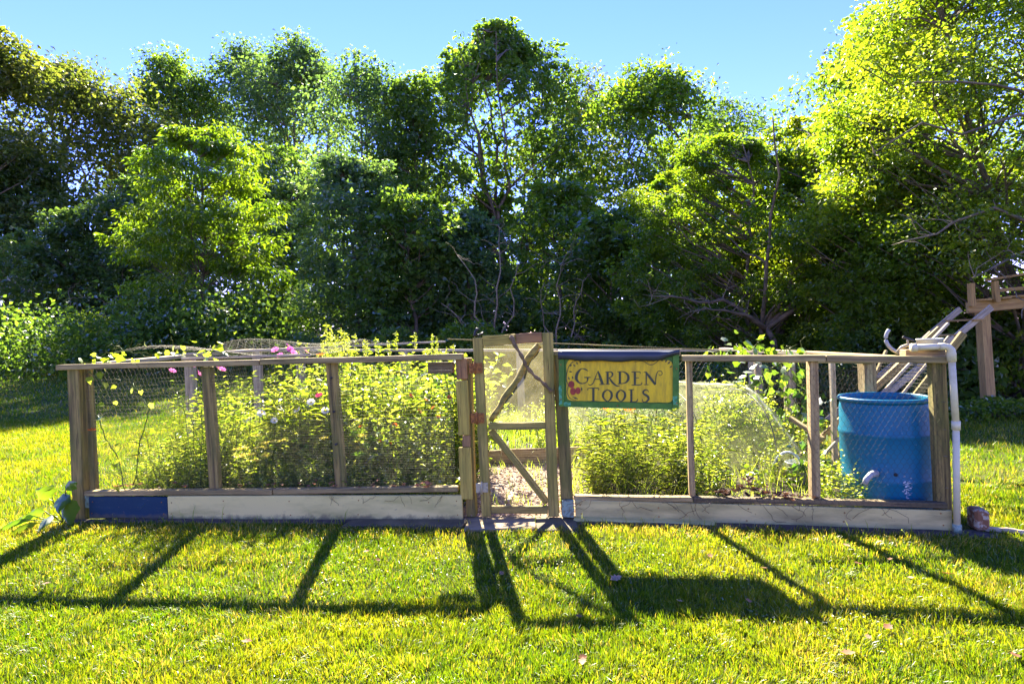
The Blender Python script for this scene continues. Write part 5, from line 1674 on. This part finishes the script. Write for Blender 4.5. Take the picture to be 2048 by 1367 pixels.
for k in range(14):
    x, y = rng.uniform(-.1, .9), rng.uniform(6.05, 7.3)
    plant(pB[k % 2], x, y, rng.uniform(.5, .8), label='leafy plant in the bed seen through the gate', group='plants in the bed beyond the gate')

# ---- vines
def vine(name, label, path, n, leaf, mat='herb', jit=.08, seed=1, wide=.9):
    global rng
    keep = rng
    rng = np.random.default_rng(7000 + seed)
    root = empty(name, path[0], label, 'vine')
    path = np.array(path, float)
    g = Geo()
    q = np.concatenate([curve(path[i], path[i + 1], 8, .08) for i in range(len(path) - 1)])
    add_tube(g, q, .004, 5, .4)
    for k in range(max(8, n // 3)):
        j = rng.integers(0, len(q))
        add_tube(g, curve(q[j], q[j] + rdir(1)[0] * .12, 6, .3), .0016, 4, .9, cap=False)
    g.build('stem', M['stem'], root)
    for k in range(n):
        g = Geo()
        j = rng.integers(0, len(q))
        p = q[j] + rng.normal(size=3) * jit * np.array([1, .6, .8])
        L = leaf * rng.uniform(.6, 1.2)
        ax = unit(np.array([rng.normal(0, .6), rng.normal(-.2, .5), rng.normal(-.35, .5)]))
        sd = unit(np.cross(ax, rdir(1)[0]))
        nr = np.cross(ax, sd)
        w = L * wide
        out = [(0, 0), (-.08, .40), (.38, .52), (.62, .26), (1, 0)]
        V = [p + ax * a * L for a, _ in out]
        up_ = [p + ax * a * L + sd * b * w + nr * b * w * .3 for a, b in out[1:4]]
        dn = [p + ax * a * L - sd * b * w + nr * b * w * .3 for a, b in out[1:4]]
        VV = V + up_ + dn
        T = [(0, 1, 5), (1, 2, 6), (1, 6, 5), (2, 3, 7), (2, 7, 6), (3, 4, 7), (0, 8, 1), (1, 9, 2), (1, 8, 9), (2, 10, 3), (2, 9, 10), (3, 10, 4)]
        g.add(VV, T, rng.uniform(.2, 1))
        g.build('leaf', M[mat], root)
    rng = keep
    return root
vine('squash_vine', 'pale squash leaves and tendrils sprawling over the left top corner', [LA(-.05, 1.27, .05), LA(.18, 1.35, .15), LA(.45, 1.31, .2), LA(.85, 1.34, .3), LA(1.2, 1.28, .25)], 44, .06, seed=1, jit=.05)
vine('bean_vine', 'thin vine with bright leaves climbing the leftmost bay of wire', [LA(.35, .25, -.03), LA(.30, .55, -.05), LA(.16, .85, -.05), LA(.25, 1.05, -.05), LA(.1, 1.2, -.05)], 18, .055, seed=2, jit=.045)
vine('bean_vine', 'dark wiry stem twisting up the left bay with few leaves', [LA(.45, .3, -.05), LA(.52, .6, -.055), LA(.62, .9, -.055), LA(.48, 1.1, -.05), LA(.55, 1.22, -.03)], 5, .05, seed=3, jit=.04)
vine('grape_vine', 'leafy vine covering the side fence between the right posts', [(2.55, 5.7, .15), (2.75, 5.6, .6), (2.7, 5.8, 1.0), (2.5, 6.2, .7)], 120, .10, 'leaf_mid', seed=4, jit=.16)
vine('grape_vine', 'leafy vine spilling over the top rail left of the pale hose', [(1.9, 5.6, 1.15), (2.2, 5.3, 1.17), (2.6, 5.2, 1.16)], 60, .07, 'leaf_fresh', seed=5, jit=.075)
vine('grape_vine', 'vine of small leaves hanging left of the barrel', [(2.3, 4.6, .15), (2.45, 4.75, .6), (2.4, 4.9, .95)], 55, .075, 'herbdark', seed=6, jit=.08)
# broad leaved plant at the left corner, each leaf its own part
def big_leaf_plant():
    global rng
    keep = rng
    rng = np.random.default_rng(88)
    c = np.array(LA(-.12, 0, -.12))
    root = empty('broad_leaf_plant', c, 'broad glossy leaved plant at the foot of the left corner post', 'plant')
    specs = [((-.06, -.02, .22), .18, .13, 'leaf_bright', (-.7, .1, .5)), ((.07, -.03, .20), .19, .13, 'leaf_fresh', (.3, -.3, -.5)), ((.05, -.02, .27), .13, .09, 'leaf_fresh', (.5, 0, .5)), ((-.10, -.05, .12), .17, .08, 'leaf_fresh', (-.9, -.2, -.1)),
             ((-.16, -.08, .09), .2, .06, 'leaf_fresh', (-1, -.2, -.2)), ((.0, -.1, .10), .17, .07, 'leaf_fresh', (.1, -.8, -.2)), ((-.2, -.1, .07), .22, .05, 'leaf_fresh', (-1, -.3, -.15)), ((.02, .0, .24), .16, .12, 'leaf_fresh', (.2, -.5, -.3)), ((-.1, -.12, .05), .2, .06, 'leaf_fresh', (-.6, -.8, -.1))]
    for off, L, w, mt, ax in specs:
        g = Geo()
        p = c + np.array(off)
        ax = unit(np.array(ax, float))
        sd = unit(np.cross(ax, [0.2, -1, .35]))
        nr = np.cross(ax, sd)
        n = 7
        V, T = [], []
        for i in range(n):
            t = i / (n - 1)
            ww = w * .5 * math.sin(PI * min(1, t ** .75 * .96 + .03)) ** 1.1 * (1 + .12 * math.sin(i * 2.6))
            m = p + ax * L * t - np.array([0, 0, 1]) * .25 * L * t * t
            V += [m + sd * ww + nr * ww * .35 + nr * .006 * math.sin(i * 2.5), m, m - sd * ww + nr * ww * .35]
        for i in range(n - 1):
            a = i * 3
            T += [(a, a + 1, a + 4), (a, a + 4, a + 3), (a + 1, a + 2, a + 5), (a + 1, a + 5, a + 4)]
        g.add(V, T, rng.uniform(.2, .8))
        g.build('leaf', M[mt], root, smooth=True)
        g = Geo()
        add_tube(g, curve(c + [rng.uniform(-.02, .02), 0, 0], p, 5, .05), .004, 5)
        g.build('leaf_stalk', M['stem'], root)
    rng = keep
big_leaf_plant()

# ================================================================ GRASS
def scatter(n, x0, x1, y0, y1):
    return rng.uniform(x0, x1, n), rng.uniform(y0, y1, n)
def fence_y(x):
    """front line of the fence foot"""
    return np.where(x < -.4, 4.663 - .1223 * (x + 3.485), np.where(x < .42, 4.26, 4.253 - .2204 * (x - .421)))
def lawn_tint(x, y):
    a = vnoise(x, y, .55, 1) * .55 + vnoise(x, y, .17, 2) * .4 + vnoise(x, y, 1.6, 7) * .35 - .05
    return a
def lawn(name, n, x0, x1, y0, y1, keep_fn, L, W, seg, tint_shift=0.0, dens=None, seed=0):
    x, y = scatter(n, x0, x1, y0, y1)
    k = keep_fn(x, y)
    x, y = x[k], y[k]
    worn = np.exp(-(((x + .05) / .55) ** 2 + ((y - 3.75) / .28) ** 2)) * .55 + np.clip(vnoise(x, y, .5, 51) - .74, 0, 1) * 1.6
    k = rng.uniform(0, 1, len(x)) > worn
    x, y = x[k], y[k]
    tuft = vnoise(x, y, .06, 9)
    n = len(x)
    z = ground_z(x, y) - .004
    ln = rng.normal(0, .38, (n, 2)) + np.stack([(vnoise(x, y, .12, 4) - .5) * 1.1, (vnoise(x, y, .12, 5) - .5) * 1.1 - .05], 1)
    ln = np.clip(ln, -.85, .85)
    t = lawn_tint(x, y)
    dry = rng.uniform(0, 1, n)
    tint = np.clip(.04 + .60 * (t - .2) + rng.normal(0, .12, n) + tint_shift, 0, .86)
    tint = np.where(dry < .06 + .5 * np.clip(vnoise(x, y, .4, 31) - .62, 0, 1) + .3 * np.exp(-((y - fence_y(x) + .25) / .12) ** 2), rng.uniform(.86, 1, n), tint)
    g = Geo()
    add_blades(g, np.stack([x, y, z], 1), ln * .8, L * rng.uniform(.45, 1.15, n) * (.65 + .7 * tuft), W * rng.uniform(.7, 1.3, n), tint, bend=.35, seg=seg)
    return tag(g.build(name, M['grass'], loc=(0, 0, 0)), kind='stuff')
fr_in = lambda x, y: np.abs(x) < y * .97 + .35
def not_slab(x, y):
    s = ((x > -1.3) & (x < .42) & (y > fence_y(x) - .185 - .06 * (x > -.4)))
    return ~s
lawn('lawn_grass', 210000, -3.3, 3.3, 1.55, 3.0, lambda x, y: fr_in(x, y), .045, .0042, 2)
lawn('lawn_grass', 150000, -4.8, 4.2, 3.0, 4.75, lambda x, y: fr_in(x, y) & (((y < fence_y(x) - .10 - .05 * rng.uniform(0, 1, len(x))) & not_slab(x, y)) | (x < -3.68) | (x > 2.98)), .045, .0048, 2)
lawn('lawn_grass', 120000, -9.5, -3.66, 4.7, 10.0, lambda x, y: fr_in(x, y), .06, .009, 1)
lawn('lawn_grass', 70000, -20, -3.7, 10.0, 20, lambda x, y: fr_in(x, y), .075, .018, 1, -.05)
lawn('lawn_grass', 50000, 2.95, 8.9, 3.6, 8.3, lambda x, y: fr_in(x, y), .06, .009, 1)
# clover and broad leaved weeds among the blades
g = Geo()
n = 26000
x, y = scatter(n, -3.3, 3.3, 1.6, 4.2)
k = (vnoise(x, y, .35, 12) > .56) & fr_in(x, y) & (y < fence_y(x) - .2)
x, y = x[k], y[k]
n = len(x)
add_leaves(g, np.stack([x, y, ground_z(x, y) + rng.uniform(.008, .028, n)], 1), np.stack([rng.normal(size=n), rng.normal(size=n), rng.uniform(-.1, .5, n)], 1), rng.uniform(.008, .016, n), rng.uniform(.007, .013, n), rng.uniform(.05, .5, n))
tag(g.build('clover', M['grass'], loc=(0, 3, 0)), kind='stuff')
# rough grass: the fringe under the fence and inside the beds
def rough(name, n, x0, x1, y0, y1, fn, L, W, sh=0.2, parent=None):
    x, y = scatter(n, x0, x1, y0, y1)
    k = fn(x, y)
    x, y = x[k], y[k]
    n = len(x)
    g = Geo()
    add_blades(g, np.stack([x, y, ground_z(x, y)], 1), rng.normal(0, .38, (n, 2)), L * rng.uniform(.4, 1.2, n), W, np.clip(rng.uniform(.1, .7, n) + sh, 0, 1), bend=.3, seg=2)
    return tag(g.build(name, M['herb'], loc=(0, 0, 0)), kind='stuff')
rough('long_grass', 5000, .45, 2.75, 3.95, 7.4, lambda x, y: (y > fence_y(x) + .16) & (rng.uniform(0, 1, len(x)) < .25 + .4 * vnoise(x, y, .3, 14)) & ((x - BC[0]) ** 2 + (y - BC[1]) ** 2 > .1), .28, .006)
rough('long_grass', 5000, -3.4, .7, 6.0, 7.9, lambda x, y: x < 9, .4, .009, .0)
rough('long_grass', 3500, -3.3, -.45, 4.6, 6.0, lambda x, y: y > fence_y(x) + .12, .30, .006, .1)
rough('fringe_grass', 700, -3.4, 2.9, 3.3, 4.6, lambda x, y: (np.abs(y - fence_y(x) + .09) < .035) & (vnoise(x, y, .16, 41) > .55) & ((x < -1.3) | (x > .45)), .19, .0045, .2)
rough('fringe_grass', 2600, -3.4, 2.9, 3.3, 4.6, lambda x, y: (np.abs(y - fence_y(x) + .13) < .05) & ((x < -1.3) | (x > .45) | (rng.uniform(0, 1, len(x)) < .12)), .085, .004, .15)
rough('path_weeds', 900, -.42, .55, 4.42, 5.9, lambda x, y: vnoise(x, y, .2, 8) > .55, .12, .006, .2)
# wood chips on the path
g = Geo()
n = 2600
x, y = scatter(n, -.4, .6, 4.28, 5.95)
add_leaves(g, np.stack([x, y, ground_z(x, y) + .028 + rng.uniform(0, .012, n)], 1), np.stack([rng.normal(size=n), rng.normal(size=n), rng.normal(0, .15, n)], 1), rng.uniform(.015, .045, n), .012, .5)
tag(g.build('wood_chips', M['chip'], loc=(0, 5, 0)), kind='stuff')
# low mixed greenery between the plants
g = Geo()
n = 6000
x, y = scatter(n, -3.3, -.45, 4.6, 5.9)
k = y > fence_y(x) + .13
x, y = x[k], y[k]
n = len(x)
h = rng.uniform(.02, .42, n) * (.5 + .8 * vnoise(x, y, .25, 6))
add_leaves(g, np.stack([x, y, ground_z(x, y) + h], 1), rdir(n) + [0, 0, .4], rng.uniform(.03, .07, n), rng.uniform(.012, .026, n), rng.uniform(0, 1, n))
tag(g.build('ground_herbs', M['herb'], loc=(-2, 5, 0)), kind='stuff')

# ================================================================ DRY LEAVES
def dry_leaf(label, x, y, L, rz, mat='dryleaf', curl=.3, z=None, group='dry leaves fallen on the lawn', t=None):
    """small lobed leaf, curled, resting on the grass tips"""
    P = [(0, 0), (.12, .16), (.3, .2), (.34, .42), (.5, .26), (.66, .4), (.74, .2), (1, .0)]
    V = [(p[0] * L, 0, curl * L * (p[0] - .5) ** 2) for p in P]
    V += [(p[0] * L, p[1] * L, curl * L * ((p[0] - .5) ** 2 + p[1] * .8)) for p in P[1:-1]]
    V += [(p[0] * L, -p[1] * L, curl * L * ((p[0] - .5) ** 2 + p[1] * .8)) for p in P[1:-1]]
    n = len(P)
    T = [(0, 1, n), (n - 2, n - 1, 2 * n - 3), (0, 2 * n - 2, 1), (n - 2, 3 * n - 5, n - 1)]
    for i in range(1, n - 2):
        T += [(i, i + 1, n + i), (i, n + i, n + i - 1), (i, 2 * n - 3 + i, i + 1), (i + 1, 2 * n - 3 + i, 2 * n - 2 + i)]
    me = np_mesh('dry_leaf', V, T, M[mat], np.full(len(V), t if t is not None else rng.uniform(0, 1)))
    z = zg(x, y) + .035 if z is None else z
    o = link(bpy.data.objects.new('dry_leaf', me), Matrix.Translation((x, y, z)) @ Matrix.Rotation(rz, 4, 'Z') @ Matrix.Rotation(rng.uniform(-.35, .35), 4, 'X') @ Matrix.Rotation(rng.uniform(-.3, .3), 4, 'Y'))
    return tag(o, label, 'leaf', group)
LV = 'small tan dry leaf lying on the lawn right of the gate'
spots = [(0.551, 3.124, 0.075, 'largest pale tan dry leaf, lying on the shaded lawn in front of the sign', 0.9),
  (0.77, 2.801, 0.045, None, 0.8),
  (1.099, 2.756, 0.045, None, 0.6),
  (0.985, 2.602, 0.035, None, 0.4),
  (0.265, 2.361, 0.04, None, 0.1),
  (0.237, 2.299, 0.045, None, 0.8),
  (1.968, 3.415, 0.05, None, 0.8),
  (1.889, 3.164, 0.05, None, 0.2),
  (2.201, 3.499, 0.04, None, 0.9),
  (2.068, 3.204, 0.035, None, 0.3),
  (2.27, 3.001, 0.06, None, 0.1),
  (2.032, 2.99, 0.04, None, 0.9),
  (1.597, 2.469, 0.05, None, 0.2),
  (1.337, 2.302, 0.055, None, 0.6),
  (1.933, 2.234, 0.05, None, 0.15),
  (1.106, 3.377, 0.04, None, 0.7),
  (1.321, 3.158, 0.04, None, 0.2),
  (1.096, 3.731, 0.04, None, 0.7),
  (-0.981, 3.606, 0.045, 'small black dry leaf on the lawn left of the gate', 0),
  (-0.878, 3.478, 0.04, 'small red dry leaf beside the black one left of the gate', 0.15),
  (-2.746, 3.294, 0.04, 'small tan dry leaf on the lawn at far left', 0.9),
  (-1.222, 2.593, 0.05, 'brown stalky dry leaf low on the lawn left of centre', 0.1),
  (4.827, 5.818, 0.05, 'pale yellow fallen leaf on the side lawn at far right', 1),
  (-0.115, 3.266, 0.04, None, 0.7),
  (0.253, 2.718, 0.04, None, 0.5),
  (1.445, 2.419, 0.035, None, 0.9),
  ]
for (x, y, L, lab, t) in spots:
    dry_leaf(lab or LV, x, y, L, rng.uniform(0, 6.3), t=t)
for k in range(46):
    s = rng.uniform(1.3, 3.05) if k < 34 else rng.uniform(.05, .9)
    q = LA(s, .245 + rng.uniform(0, .04), rng.uniform(-.01, .05))
    dry_leaf('curled rust brown dry leaf on the bottom rail of the left fence', q[0], q[1], rng.uniform(.03, .06), rng.uniform(0, 6), z=q[2], curl=.8, group='dry leaves on the left bottom rail', t=rng.uniform(.05, .6))
for k in range(60):
    s = 1.25 + rng.normal(0, .17)
    q = RA(min(max(s, .9), 1.62), .185 + max(0, .11 * (1 - abs(s - 1.22) / .16)) * rng.uniform(0, 1) + rng.uniform(0, .03), rng.uniform(-.01, .05))
    dry_leaf('dark dead oak leaf in the heap on the right bottom rail', q[0], q[1], rng.uniform(.04, .08), rng.uniform(0, 6), 'drydark', z=q[2], curl=.8, group='dark dead leaves on the right bottom rail')
for s, z_, lab in ((.06, .72, 'orange yellow leaf caught in the wire by the left corner post'), (1.99, 1.262, 'orange leaf lying on the left top rail')):
    q = LA(s, z_, -.05 if z_ < 1 else .0)
    o = dry_leaf(lab, q[0], q[1], .07, .3, 'petal_orange', z=q[2], group=None, curl=.8)
